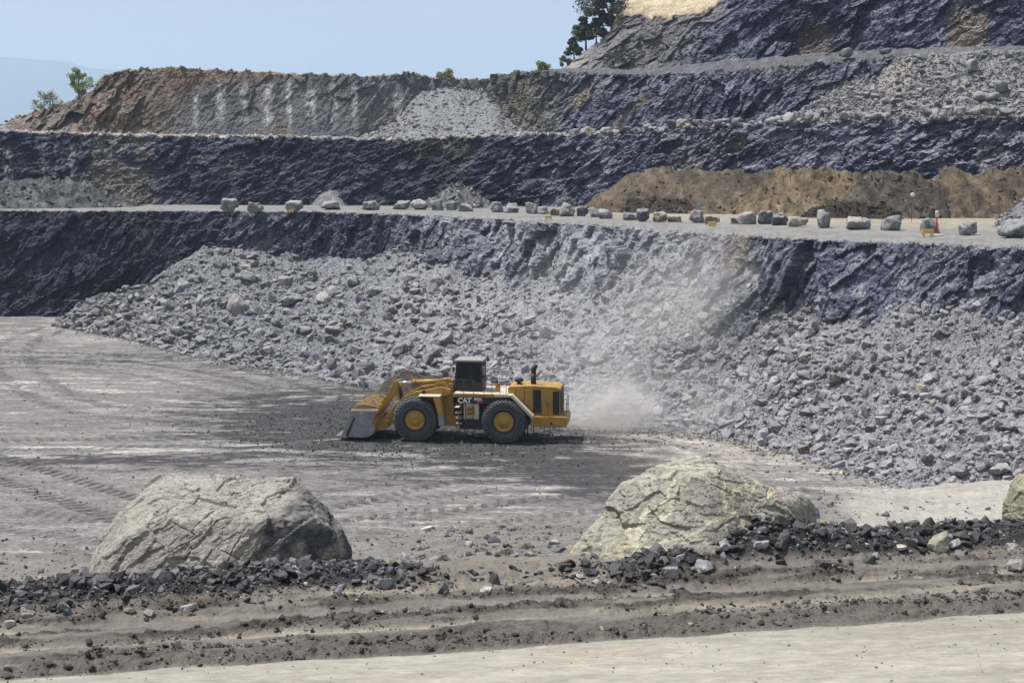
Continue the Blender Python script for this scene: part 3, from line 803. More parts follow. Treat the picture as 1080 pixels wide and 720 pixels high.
# ---- heaps tipped on the bench road
M_HEAP = tinted('tipped_earth', scales=((.25, .35), (1.1, .4), (5, .35)), bump=((1.2, .45, .9), (6, .12, .9)), coords='WORLD', dust=None)
def heap(name, label, cat, cones, py_floor, seed, colf, group=None, rough=.45, pxr=None, mat=None, ny=70, step=1.2):
    """cones: (px, py of the top, half width px, depth m offset from the middle face's foot)"""
    p0 = min(c_[0] - c_[2] for c_ in cones) - 6; p1 = max(c_[0] + c_[2] for c_ in cones) + 6
    xs = np.arange(p0, p1, step)
    pk = []
    for (cx, cy, hw, dy) in cones:
        Yc = np.interp(cx, px, Yb2) + dy; X, Z = at_depth(cx, cy, Yc)
        pk.append((float(X), float(Yc), float(Z), hw * Yc / F))
    ymin = min(k_[1] - k_[3] * 1.15 for k_ in pk); ymax = max(k_[1] + k_[3] for k_ in pk)
    ys = np.linspace(ymin, ymax, ny)
    Xg = np.broadcast_to((xs - 540)[None] / F * np.mean([k_[1] for k_ in pk]), (ny, len(xs))); Yg = np.broadcast_to(ys[:, None], Xg.shape)
    zf = H1 + .05
    h = np.full(Xg.shape, -1.0)
    wob = 1 + .16 * fbm2(Xg / 4, Yg / 4, 3, seed)
    segs = list(zip(pk[:-1], pk[1:])) if len(pk) > 1 else [(pk[0], pk[0])]
    for (A_, B_) in segs:
        ex, ey = B_[0] - A_[0], B_[1] - A_[1]; l2 = ex * ex + ey * ey + 1e-6
        tt = np.clip(((Xg - A_[0]) * ex + (Yg - A_[1]) * ey) / l2, 0, 1)
        zz = A_[2] + tt * (B_[2] - A_[2]) - zf; hw = A_[3] + tt * (B_[3] - A_[3])
        d = np.hypot(Xg - A_[0] - tt * ex, (Yg - A_[1] - tt * ey) * .95) / hw * wob
        hh = zz * (1.06 - 1.06 * d); hh = zz - np.sqrt((zz - hh) ** 2 + .12) + .35
        h = np.maximum(h, hh)
    fur = fbm2(Xg / 1.7 + .3 * Yg, Yg / 6.0, 4, seed + 5); h = h + np.where(h > 0, rough * 1.3 * fur * smooth(0, 1.5, h), 0)
    nz = rough * (fbm2(Xg / 2.2, Yg / 2.2, 4, seed + 1) * .8 + .3 * facets(Xg / 1.1, Yg / 1.1, seed + 2) + .25 * fbm2(Xg / .7, Yg / .7, 2, seed + 3))
    Z = zf + np.where(h > -.4, h + nz * smooth(-.3, .6, h), -.5)
    Pg = np.stack([Xg, Yg, np.maximum(Z, zf - .5)], -1)
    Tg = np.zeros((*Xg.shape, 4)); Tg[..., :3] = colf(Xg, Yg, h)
    if mat is None: EARTHS.append((Pg, h, Tg[..., :3]))
    return tag(grid(name, Pg, Tg, mat or M_HEAP), label, cat, group), Pg, h
EARTHS = []
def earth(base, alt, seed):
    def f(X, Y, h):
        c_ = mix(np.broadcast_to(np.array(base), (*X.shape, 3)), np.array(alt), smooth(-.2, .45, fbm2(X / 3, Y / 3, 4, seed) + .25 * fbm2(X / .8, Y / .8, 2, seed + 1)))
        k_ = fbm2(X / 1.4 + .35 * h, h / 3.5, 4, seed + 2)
        c_ = mix(c_, np.array(base) * .48, smooth(.05, .45, k_) * .85)  # furrow shading painted as dark bands, partly moist soil
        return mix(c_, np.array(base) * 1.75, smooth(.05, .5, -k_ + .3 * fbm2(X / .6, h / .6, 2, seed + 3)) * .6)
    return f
G_ = 'earth heaps tipped along the bench road'
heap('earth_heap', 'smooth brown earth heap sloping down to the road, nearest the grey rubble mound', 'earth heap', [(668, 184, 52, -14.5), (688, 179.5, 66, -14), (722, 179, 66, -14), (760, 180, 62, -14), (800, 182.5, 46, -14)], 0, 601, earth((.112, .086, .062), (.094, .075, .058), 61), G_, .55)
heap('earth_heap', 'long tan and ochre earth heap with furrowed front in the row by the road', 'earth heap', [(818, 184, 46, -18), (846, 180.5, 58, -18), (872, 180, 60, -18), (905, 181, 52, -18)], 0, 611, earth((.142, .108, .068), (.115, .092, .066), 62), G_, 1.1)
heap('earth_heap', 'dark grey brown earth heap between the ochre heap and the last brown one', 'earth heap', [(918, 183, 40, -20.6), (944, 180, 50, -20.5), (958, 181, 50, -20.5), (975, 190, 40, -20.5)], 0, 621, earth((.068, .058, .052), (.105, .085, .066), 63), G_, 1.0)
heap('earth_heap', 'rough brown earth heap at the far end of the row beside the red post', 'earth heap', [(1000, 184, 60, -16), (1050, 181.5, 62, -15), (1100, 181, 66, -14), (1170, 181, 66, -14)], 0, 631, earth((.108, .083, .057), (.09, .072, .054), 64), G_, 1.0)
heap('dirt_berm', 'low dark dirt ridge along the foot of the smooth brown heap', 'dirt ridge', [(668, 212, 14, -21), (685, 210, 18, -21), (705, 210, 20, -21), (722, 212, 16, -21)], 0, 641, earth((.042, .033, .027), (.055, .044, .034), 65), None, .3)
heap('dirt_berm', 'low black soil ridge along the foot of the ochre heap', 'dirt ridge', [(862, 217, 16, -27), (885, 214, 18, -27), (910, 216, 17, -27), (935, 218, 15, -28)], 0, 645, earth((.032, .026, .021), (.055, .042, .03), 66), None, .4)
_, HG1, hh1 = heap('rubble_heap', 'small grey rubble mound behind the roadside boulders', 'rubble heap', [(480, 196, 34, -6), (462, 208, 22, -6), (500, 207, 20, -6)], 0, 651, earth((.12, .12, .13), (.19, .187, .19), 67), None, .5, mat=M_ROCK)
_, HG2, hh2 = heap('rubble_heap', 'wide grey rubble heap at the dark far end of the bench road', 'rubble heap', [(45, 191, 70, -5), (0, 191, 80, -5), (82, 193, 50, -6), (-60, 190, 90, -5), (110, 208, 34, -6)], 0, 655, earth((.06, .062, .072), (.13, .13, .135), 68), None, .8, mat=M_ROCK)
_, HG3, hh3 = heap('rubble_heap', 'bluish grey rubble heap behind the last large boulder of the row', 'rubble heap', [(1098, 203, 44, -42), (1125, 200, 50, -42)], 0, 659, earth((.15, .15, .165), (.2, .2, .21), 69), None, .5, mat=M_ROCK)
rg = np.random.default_rng(91); qs, ts_ = [], []
for Pg, h, tg in EARTHS:
    k = np.argwhere(h > .25); k = k[rg.integers(0, len(k), 900)]; qs.append(Pg[k[:, 0], k[:, 1]] + rg.normal(0, .12, (900, 3)) * np.array((1, 1, .2))); ts_.append(tg[k[:, 0], k[:, 1]] * rg.choice([.9, 1.05, 1.25, 1.8], 900, p=[.2, .4, .32, .08])[:, None])
qs = np.concatenate(qs); rock_field('earth_clods', qs, np.clip(.16 * rg.pareto(2.4, len(qs)) + .12, 0, .8), np.clip(np.concatenate(ts_), .02, .5), M_HEAP, 92, .6, 0)
# pale half-buried slab pile behind the fourth boulder
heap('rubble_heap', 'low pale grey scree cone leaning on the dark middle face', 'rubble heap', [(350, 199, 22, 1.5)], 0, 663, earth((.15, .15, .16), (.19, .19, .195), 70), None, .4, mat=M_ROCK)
for nm, Hg, hh, n, sd in (('mound_stones', HG1, hh1, 700, 51), ('heap_stones', HG2, hh2, 1900, 52), ('end_heap_stones', HG3, hh3, 300, 53)):
    rg = np.random.default_rng(sd); k = np.argwhere(hh > .1); k = k[rg.integers(0, len(k), n)]
    q = Hg[k[:, 0], k[:, 1]] + np.stack([rg.normal(0, .3, n), rg.normal(0, .3, n), np.full(n, .05)], 1)
    rock_field(nm, q, np.clip(.22 * rg.pareto(2.3, n) + .2, 0, 1.3), stone_tints(rg, n, .03, .17 if nm == 'heap_stones' else .24, .05), M_RUBBLE, sd)

# ---- boulders set along the edge of the bench road
GREY = (.19, .19, .20); LGREY = (.27, .265, .265); DGREY = (.10, .105, .125); TAN = (.27, .25, .20); BRN = (.17, .145, .105)
def boulder(name, label, cat, group, pxc, base_py, wpx, hpx, z=None, Y=None, tint=GREY, seed=0, level=4, yaw=None, shape=None, alpha=.8):
    if Y is None: X, Y = at_height(pxc, base_py, z)
    else: X, z = at_depth(pxc, base_py, Y)
    X, Y, z = float(X), float(Y), float(z)
    rg = np.random.default_rng(seed + 7000)
    w_, h_ = 1.08 * wpx * Y / F, 1.05 * hpx * Y / F
    pl = random_planes(rg, w_, max(w_, h_) * .85, h_ * 1.12, 9) if shape is None else [(n_, d_ * w_) for n_, d_ in shape]
    s = max(w_, h_)
    V, Fx = plane_rock([(n_, d_ / s) for n_, d_ in pl], level, 38.0, .030, 2.8, .050, seed)
    V = V * s
    V[:, 0] *= w_ / np.ptp(V[:, 0]); V[:, 2] *= h_ * 1.08 / np.ptp(V[:, 2])
    V[:, 0] -= (V[:, 0].max() + V[:, 0].min()) / 2; V[:, 2] -= V[:, 2].min() + h_ * .06
    b = fbm3(V[:, 0] * 1.2 + seed, V[:, 1] * 1.2, V[:, 2] * 1.2, 3, seed)
    Tn = np.clip(np.array(tint)[None] * (1 + .9 * b)[:, None], .03, .6)
    o = mesh_np(name, V, Fx, M_STONE, np.concatenate([Tn, np.full((len(V), 1), alpha)], 1), True)
    o.location = (X, Y + .3 * w_, z)
    return tag(o, label, cat, group)

ROW = [(241, 224, 18, 14, GREY, 'peaked grey boulder at the dark far end of the bench road row'),
       (268.5, 223, 15, 9.5, GREY, 'low blocky grey boulder, second from the dark end of the road row'),
       (309, 223, 18, 11, LGREY, 'squarish pale boulder with a yellow marker standing before it'),
       (347.5, 222, 19, 9.5, LGREY, 'flat wedge of pale boulder sloping to one side, alone on the road edge'),
       (390.5, 222.5, 17, 10, GREY, 'dull grey domed boulder between the flat wedge and the rubble mound'),
       (423, 222, 17, 10, GREY, 'smooth oval grey boulder just before the small rubble mound'),
       (442, 222.3, 18, 11.5, LGREY, 'whitish topped boulder at the foot of the small rubble mound'),
       (460.5, 223, 13, 11.5, GREY, 'dark sided boulder in front of the middle of the rubble mound'),
       (476.5, 223, 13, 10.5, GREY, 'narrow grey boulder touching the longer flat one before the mound'),
       (491.5, 224, 15, 9, GREY, 'long flat grey boulder at the near end of the rubble mound'),
       (524, 225, 13.5, 11.5, LGREY, 'pale round boulder standing clear after the rubble mound'),
       (539.5, 225.5, 15, 10.5, GREY, 'round grey boulder beside the pale round one past the mound'),
       (561, 226.5, 13.5, 12.5, GREY, 'upright squarish grey block next to the white slab boulder'),
       (573.5, 227, 12, 8.5, LGREY, 'flat boulder with a white top and dark side behind a yellow marker'),
       (586, 228, 11, 8, BRN, 'small brown boulder between the white topped slab and a tall pale one'),
       (598.5, 229, 16, 14.5, LGREY, 'tall pale boulder with dark base next to the small brown one'),
       (615, 229, 12.5, 11, DGREY, 'dark blue grey boulder near the foot of the brown earth heap'),
       (628, 230, 14, 10.5, LGREY, 'leaning pale boulder touching a wide grey one'),
       (638.5, 231.5, 14.5, 10.5, GREY, 'wide grey boulder touching a leaning pale one'),
       (665, 233, 14.5, 8.5, GREY, 'low grey boulder behind the shoulder of the white capped one'),
       (678.5, 234.5, 14, 13.5, DGREY, 'dark upright boulder with a small white cap'),
       (697, 235, 15, 11.5, TAN, 'tan pointed boulder before the dark dirt ridge'),
       (712, 235, 15, 7.5, TAN, 'low sloping tan boulder beside the tan pointed one'),
       (736, 236, 15.5, 14.5, GREY, 'large rounded grey boulder touching the flat brown one'),
       (751.5, 237.5, 16, 9.5, BRN, 'flat brown boulder with a yellow block in front'),
       (774.5, 237, 7.5, 7.5, TAN, 'smallest tan boulder at the side of a mottled one'),
       (788, 237.5, 20, 13.5, LGREY, 'mottled pale and purple grey boulder beside the smallest tan one'),
       (808, 237.5, 16, 14.5, DGREY, 'dark two part boulder between mottled and slab sided ones'),
       (823, 238.5, 18, 13, DGREY, 'dark slab sided boulder with flat pale top'),
       (843, 240, 20, 11, TAN, 'cracked boulder half grey and half tan'),
       (870.5, 241.5, 16.5, 19, GREY, 'tallest upright boulder with one pale and one dark side'),
       (907, 243, 27, 13.5, LGREY, 'broad flat whitish boulder after the tallest upright one'),
       (942.5, 244, 21, 16, GREY, 'grey boulder with a pale knob on top before the dark earth heap'),
       (982, 246, 18, 15, GREY, 'striped grey boulder with the red and white post behind it'),
       (1022, 248.5, 18.5, 14.5, GREY, 'square grey boulder alone between the post and the row end'),
       (1072, 252, 28, 20, GREY, 'largest grey boulder at the near end of the road row')]
for i, (a_, b_, w_, h_, t_, l_) in enumerate(ROW):
    boulder('roadside_boulder', l_, 'boulder', 'boulders along the bench road edge', a_, b_, w_, h_, z=H1, tint=t_, seed=100 + i)

ROW2 = [(605.5, 143, 11, 7, GREY, 'grey rock first in the middle bench edge row, beside a rounded tan one'), (620.5, 143.5, 17, 9.5, TAN, 'rounded tan rock on the middle bench edge'), (639, 140.5, 12, 6, LGREY, 'bright pale flat rock near the rounded tan one on the middle bench'),
        (662, 138.5, 11, 5, DGREY, 'low dark rock past the bright pale flat one on the middle bench'), (684, 137.5, 10, 7, GREY, 'light grey blocky rock on the middle bench edge past the low dark one'), (709, 135, 10, 8, DGREY, 'dark rock leaning by the whitish split rock'),
        (720, 134.5, 13, 9, TAN, 'whitish split rock on the middle bench edge'), (736, 133.5, 12, 7, DGREY, 'dark angular rock after the whitish split one'), (747, 133, 11, 6, GREY, 'small grey rock tucked behind a rounded one on the middle bench'), (761, 132.5, 16, 7.5, GREY, 'rounded grey rock in the close row on the middle bench edge'),
        (777, 131.5, 11, 7, DGREY, 'last dark rock of the close row on the middle bench edge'), (816.5, 131, 17, 7.5, LGREY, 'flat topped pale slab standing beside a rounded white rock'), (834, 131, 16, 12, LGREY, 'tall rounded white rock beside the flat topped pale slab'),
        (855, 124, 12, 8, GREY, 'leaning pale plate of rock in front of the shadowed recess'), (861, 128, 7, 6, TAN, 'small yellowish rock under the leaning plate'), (895, 129, 17, 11, GREY, 'grey rock pile stone at the toe corner of the upper rubble slope'), (922, 128, 20, 8.5, GREY, 'wide grey rock at the toe of the upper rubble slope'),
        (936, 126, 9, 7, GREY, 'narrow grey rock next to the wide one at the upper slope toe'), (955, 125.5, 10, 7, DGREY, 'small dark rock at the toe of the upper rubble slope'), (996, 124.5, 9, 6, GREY, 'small grey rock between dark and rounded ones at the upper slope toe'), (1013, 122.5, 13, 10, LGREY, 'rounded pale rock at the upper slope toe'),
        (1029, 121.5, 15, 7, GREY, 'low grey rock between rounded pale and tan ones at the upper slope toe'), (1042.5, 122.5, 13, 10, TAN, 'bright tan rock at the toe of the upper rubble slope'), (1064, 122, 16, 8, DGREY, 'dark brown rock beyond the bright tan one at the slope toe')]
e2_ = P[start[3]]
for i, (a_, b_, w_, h_, t_, l_) in enumerate(ROW2):
    Yv = float(np.interp(a_, px, e2_[:, 1])) + .35
    zv = float(np.interp(a_, px, e2_[:, 2])) - .15
    _, zz = at_depth(a_, b_, Yv)
    o = boulder('bench_rock', l_, 'rock', 'rocks along the middle bench', a_, b_, w_, h_, Y=Yv, tint=t_, seed=200 + i, level=3)
    o.location.z = min(float(zz), zv + .6)
for i, (a_, b_, w_, h_, t_, l_) in enumerate([(1026.5, 76, 13, 13, GREY, 'large oval pale rock high on the upper rubble slope'), (1057.5, 97, 14, 11, GREY, 'large pale rock halfway down the upper rubble slope'), (1035.5, 106, 15, 9, GREY, 'pale long rock low on the upper rubble slope'), (1047, 107, 14, 9, GREY, 'pale angular rock just above the bright tan rock')]):
    d = np.hypot(*(np.array(project(TAL2[..., 0], TAL2[..., 1], TAL2[..., 2])) - np.array((a_, b_))[:, None, None])); k = np.unravel_index(np.argmin(d), d.shape)
    boulder('slope_rock', l_, 'rock', 'large rocks on the upper slope', a_, b_, w_, h_, Y=float(TAL2[k][1]) - .8, tint=t_, seed=260 + i, level=3)
for i, (a_, b_, w_, h_, l_) in enumerate([(893.5, 60, 13, 9, 'pale rock on the rim of the upper face, larger of two'), (935, 57, 12, 6, 'flat pale rock on the rim of the upper face, lower of two')]):
    boulder('rim_rock', l_, 'rock', 'rocks on the upper rim', a_, b_, w_, h_, Y=float(np.interp(a_, px, Yc3)) + .8, tint=DGREY, seed=280 + i, level=3)
# ------------------------------------------------------------------ the road by the camera, its dirt shoulder and the slope beyond
M_DIRT = tinted('shoulder_dirt', scales=((.9, .15), (6, .28), (35, .25)), bump=((9, .035, .8), (45, .010, .8)), coords='WORLD', dust=None)
M_FROAD = tinted('haul_road_dirt', scales=((.7, .14), (4, .16), (14, .2), (50, .15)), bump=((5, .03, .8), (22, .010, .8)), coords='WORLD', dust=None, stretch=(.4, 1.5, 1), rot=R(-11))
ZR = 15.24
pl_ = at_height(0, 717, ZR + .02); pr_ = at_height(1080, 646, ZR + .02)
A0 = np.array((float(pl_[0]), float(pl_[1]))); TD = np.array((float(pr_[0]), float(pr_[1]))) - A0; TD /= np.linalg.norm(TD); ND = np.array((-TD[1], TD[0]))
fx = np.arange(-760.0, 1840.0, 1.4)
fy = np.concatenate([np.linspace(7.6, 10.2, 50, endpoint=False), np.linspace(10.2, 15.6, 330, endpoint=False), np.geomspace(15.6, 44, 150)])
FPX, FYY = np.meshgrid(fx, fy)
FX = FYY * (FPX - 540) / F
s_ = (FX - A0[0]) * ND[0] + (FYY - A0[1]) * ND[1]; a_ = (FX - A0[0]) * TD[0] + (FYY - A0[1]) * TD[1]
edge = .10 * noise2(a_ / 2.2, a_ * 0, 701) + .05 * noise2(a_ / .5, a_ * 0, 702)
sE = s_ + edge
lump = fbm2(FX / .16, FYY / .16, 4, 703); lumpb = fbm2(a_ / .75, s_ / .15, 4, 704); band = fbm2(a_ / 3.0, s_ / .22, 4, 705)
# windrows of clods scraped off the road, dusty wheel strips between them
clod = np.clip(smooth(.0, .12, sE) * smooth(.60, .34, sE + .16 * band + .16 * noise2(a_ / 1.1, a_ * 0, 731)) * smooth(-.75, -.2, band + .4 * lumpb + .3 * noise2(a_ / .9, s_ * 2, 732)) + .95 * np.exp(-((sE - .95 + .30 * noise2(a_ / 1.8, a_ * 0, 706)) / .17) ** 2) * smooth(-.5, .2, band + .5 * lumpb) \
    + .8 * np.exp(-((sE - 1.42) / .22) ** 2) * smooth(-.3, .35, band + .6 * lumpb), 0, 1)
clod = np.clip(clod * (1.1 + .9 * lumpb), 0, 1)
# the berm of dark waste rock: height along the road
BH = np.interp(a_, [-3, .2, 1.0, 2.0, 2.9, 3.25, 3.7, 4.6, 5.3, 5.7, 6.3, 6.75, 7.4, 8.2, 9.2, 12], [.10, .12, .15, .16, .13, .07, .0, .0, .05, .19, .32, .37, .24, .19, .20, .20])
BS = np.interp(a_, [-3, 0, 3, 4, 5.4, 6.3, 9, 12], [1.98, 2.02, 2.1, 1.95, 1.92, 2.10, 2.1, 2.05])
bw = np.interp(a_, [-3, 3, 4, 6, 12], [.40, .42, .35, .48, .44])
berm = np.exp(-np.abs((s_ - BS) / bw) ** 2.2)
zs = ZR + .012 * fbm2(a_ / 1.5, s_ / .2, 3, 707) + smooth(0, .1, sE) * .02
zs = zs + clod * (.014 + .050 * lump + .030 * fbm2(FX / .07, FYY / .07, 3, 741)) + BH * berm * (1 + .25 * lumpb) + berm * .05 * lump + .012 * lump * smooth(0, .2, sE)
zs = zs - .035 * np.exp(-((sE - 1.20) / .10) ** 2) - .03 * np.exp(-((sE - .72) / .07) ** 2)
# beyond the berm the ground falls away to an uneven rim, then to the pit
yE = tab(FPX, [(-300, 588), (0, 586), (80, 584), (240, 578), (370, 571), (450, 557), (520, 553), (570, 553), (640, 549), (700, 545), (800, 540), (850, 532), (880, 523), (905, 517), (960, 514.5), (1050, 507), (1150, 501), (1380, 492)])
yE = yE + 1.6 * noise2(FPX / 30, FPX * 0, 711) + .8 * noise2(FPX / 9, FPX * 0, 712)
YE = tab(FPX, [(-300, 27), (370, 27), (560, 30), (880, 31), (960, 34), (1380, 36)])
ZE = EYE + YE * (-SP + (360 - yE) / F * CP) / (CP + (360 - yE) / F * SP)
Y0 = (A0[1] + (2.65 - (FX - A0[0]) * ND[0]) / ND[1])
q = np.clip((FYY - Y0) / (YE - Y0), 0, 1)
sag_ = np.interp(FPX, [-300, 330, 500, 800, 880, 1000, 1380], [.35, .35, .1, .1, .45, .75, .75])
slope = (ZR - .02) * (1 - q) + ZE * q - sag_ * np.sin(np.pi * q) * 1.0
slope = slope + (.05 * fbm2(FX / .8, FYY / .8, 4, 713) + .03 * fbm2(FX / .2, FYY / .2, 2, 714)) * smooth(.02, .2, q)
beyond = np.maximum(FYY - YE, 0)
slope = slope - beyond * np.interp(beyond, [0, 1.5, 4], [.35, .75, .95])
k_ = smooth(2.35, 2.9, s_)
Zf = zs * (1 - k_) + slope * k_
Zf = np.where(s_ < 0, np.minimum(Zf, ZR + .05), Zf)
C_ROAD = np.array((.285, .264, .232)); C_DUST = np.array((.148, .135, .121)); C_CLOD = np.array((.058, .052, .046)); C_BERM = np.array((.032, .031, .034)); C_GRAV = np.array((.165, .154, .142)); C_SAND = np.array((.315, .296, .268))
c = mix(np.broadcast_to(C_DUST, (*FX.shape, 3)), C_CLOD[None, None] * (1 + .7 * smooth(.62, .38, sE))[..., None], np.clip(clod * 1.25 + .25 * smooth(0, .6, lumpb) * smooth(0, .3, sE), 0, 1))
for s0_, w0_ in ((.74, .07), (1.19, .10), (1.68, .10)):
    c = mix(c, np.array((.31, .272, .225)), np.exp(-((sE - s0_ - .08 * noise2(a_ / 1.7, a_ * 0 + s0_, 709)) / w0_) ** 2) * smooth(-.25, .3, band + .3 * lumpb + .15) * (1 - clod) * .85)
rd = smooth(.03, -.06, sE + .10 * lump)
streak = fbm2(a_ / 2.8, s_ / .09, 4, 715)
c = mix(c, np.array((.17, .145, .12)), smooth(1.35, 1.75, s_) * .7 * smooth(-.3, .3, band + lumpb))
c = mix(c, C_BERM, smooth(.25, .6, berm) * smooth(.02, .12, BH))
grav = mix(np.broadcast_to(C_GRAV, c.shape), np.array((.13, .12, .115)), smooth(-.2, .5, fbm2(FX / 2.5, FYY / 2.5, 4, 716)))
grav = mix(grav, np.array((.26, .225, .175)), smooth(60, 160, FPX) * smooth(420, 330, FPX) * .25)
sandm = smooth(872, 925, FPX + 26 * fbm2(FX / 1.2, FYY / 1.8, 3, 717)) * smooth(.08, .35, q + .25 * fbm2(FX / 1.5, FYY / .8, 4, 718))
grav = mix(grav, C_SAND, sandm)
grav = mix(grav, np.array((.24, .215, .19)), sandm * smooth(.15, .5, fbm2(FX / 3, FYY / .5, 4, 719)) * .7)
kk = smooth(2.35, 2.9, s_)
c = mix(c, np.zeros(3), kk) + grav * kk[..., None]
c = mix(c, C_ROAD * .98, rd); c = c * (1 + rd * .14 * streak)[..., None]
Tt = np.zeros((*FX.shape, 4)); Tt[..., :3] = np.clip(c, .02, .6)
GRD = np.stack([FX, FYY, Zf], -1)
tag(grid('roadside_shoulder', GRD, Tt, M_DIRT), kind='structure')
# the road itself, a worn sheet lying 4 mm over the graded ground
ra = np.linspace(-9, 19, 720); rs = np.concatenate([np.linspace(-12, -2.2, 12, endpoint=False), np.linspace(-2.2, .0, 120)])
RA, RS = np.meshgrid(ra, rs)
RS2 = RS - (RS > -.6) * 0 - smooth(-.3, 0, RS) * (.10 * noise2(RA / 2.2, RA * 0, 701) + .05 * noise2(RA / .5, RA * 0, 702) - .02)
RX = A0[0] + RA * TD[0] + RS2 * ND[0]; RY = A0[1] + RA * TD[1] + RS2 * ND[1]
RZ = ZR + .034 - smooth(-.10, 0, RS) * .03 + .014 * fbm2(RA / 1.1, RS / .22, 4, 707) + .009 * fbm2(RA / .14, RS / .08, 4, 721)
st = fbm2(RA / 2.8, RS2 / .09, 4, 715); st2 = fbm2(RA / .3, RS2 / .12, 4, 722)
rc = np.broadcast_to(C_ROAD, (*RA.shape, 3)) * (1 + .13 * st + .16 * st2)[..., None]
rc = mix(rc, np.array((.30, .25, .205)), smooth(.1, .5, fbm2(RA / 1.8, RS2 / .35, 4, 723)) * .4)
Tr = np.zeros((*RA.shape, 4)); Tr[..., :3] = np.clip(rc, .05, .6)
tag(grid('haul_road', np.stack([RX, RY, RZ], -1), Tr, M_FROAD), kind='structure')
mesh_np('road_bed', np.array([(-60, -30, ZR - .03), (60, -30, ZR - .03), (60, 20, ZR - .03), (-60, -3, ZR - .03)]), np.array([[0, 1, 2, 3]]), M_FROAD, np.tile(np.array((*C_ROAD, 0)), (4, 1)))
tag(bpy.data.objects['road_bed'], kind='structure')

def ground_at(X, Y):
    p_ = 540 + F * X / Y
    i = np.clip(np.searchsorted(fy, Y) - 1, 0, len(fy) - 2); f = np.clip((Y - fy[i]) / (fy[i + 1] - fy[i]), 0, 1)
    j = np.clip(((p_ - fx[0]) / 1.4).astype(int), 0, len(fx) - 2)
    return Zf[i, j] * (1 - f) + Zf[i + 1, j] * f

# dark waste stones on the berm
M_BERM = tinted('dark_waste_stone', scales=((6, .3), (30, .3)), bump=((25, .012, .6),), coords='WORLD', dust=(.16, .148, .14), dust_sun_gain=.25, rough=.75, spec=.45)
rg = np.random.default_rng(71)
n = 36000
av = rg.uniform(-4.5, 14.0, n); sv = np.interp(av, [-3, 0, 3, 4, 5.4, 6.3, 9, 12], [1.98, 2.02, 2.1, 1.9, 1.85, 2.15, 2.1, 2.05]) + rg.normal(0, .24, n)
keep = rg.random(n) < np.interp(av, [-3, 2.9, 3.3, 3.8, 4.6, 5.1, 5.5, 12], [1, 1, .45, .06, .06, .5, 1, 1])
av, sv = av[keep], sv[keep]; n = len(av)
bxp = A0[0] + av * TD[0] + sv * ND[0]; byp = A0[1] + av * TD[1] + sv * ND[1]
sz = np.clip(.013 * rg.pareto(2.1, n) + .011, 0, .12)
v = .016 + .055 * rg.random(n) ** 2.4; v = np.where(rg.random(n) < .18, rg.uniform(.07, .14, n), v); v = np.where(rg.random(n) < .07, rg.uniform(.15, .32, n), v)
tn = np.stack([v, v * .98, v * 1.06], 1)
rock_field('berm_stones', np.stack([bxp, byp, ground_at(bxp, byp) + sz * .12], 1), sz * 1.3, tn, M_BERM, 72, .7, .5)
# clods and gravel on the shoulder
n = 25000
av = rg.uniform(-4.0, 14.0, n); sv = np.abs(rg.normal(0, .0, n)) + rg.choice([.25, .45, .95, 1.42, .7], n, p=[.27, .23, .22, .20, .08]) + rg.normal(0, .12, n)
sv = np.maximum(sv, .06)
bxp = A0[0] + av * TD[0] + sv * ND[0]; byp = A0[1] + av * TD[1] + sv * ND[1]
ii = fbm2(av / 3.0, sv / .22, 4, 705) + .5 * fbm2(av / .75, sv / .15, 4, 704)
k = ii > .02
bxp, byp = bxp[k], byp[k]; n = len(bxp)
sz = np.clip(.009 * rg.pareto(2.0, n) + .007, 0, .06)
v = .045 + .09 * rg.random(n) ** 1.5; tn = np.stack([v * 1.08, v * .94, v * .80], 1)
kk = rg.random(n) < .03; tn[kk] = np.array((.36, .33, .29))
rock_field('dirt_clods', np.stack([bxp, byp, ground_at(bxp, byp) + sz * .15], 1), sz * 1.3, tn, M_DIRT, 73, .7, 0)
# gravel on the slope beyond the berm
n = 9000
pp = rg.uniform(-60, 1140, n); yy = 13.6 + 19 * rg.random(n) ** .8
X = yy * (pp - 540) / F; si = (X - A0[0]) * ND[0] + (yy - A0[1]) * ND[1]
k = (si > 2.5) & (rg.random(n) < np.where(pp > 900, .25, 1.0)); X, yy = X[k], yy[k]; n = len(X)
sz = np.clip(.024 * rg.pareto(2.2, n) + .018, 0, .16)
tn = stone_tints(rg, n, .07, .30, .35)
rock_field('slope_gravel', np.stack([X, yy, ground_at(X, yy) + sz * .12], 1), sz * 1.3, tn, M_RUBBLE, 74, .6, 0)
# pebbles on the road
n = 900
av = rg.uniform(-1, 10, n); sv = -rg.random(n) ** 1.5 * 1.6 - .05
bxp = A0[0] + av * TD[0] + sv * ND[0]; byp = A0[1] + av * TD[1] + sv * ND[1]
sz = .006 + .022 * rg.random(n) ** 3; v = .10 + .25 * rg.random(n)
rock_field('road_pebbles', np.stack([bxp, byp, np.full(n, ZR + .036)], 1), sz, np.stack([v, v * .92, v * .82], 1), M_DIRT, 75, .5, 0)

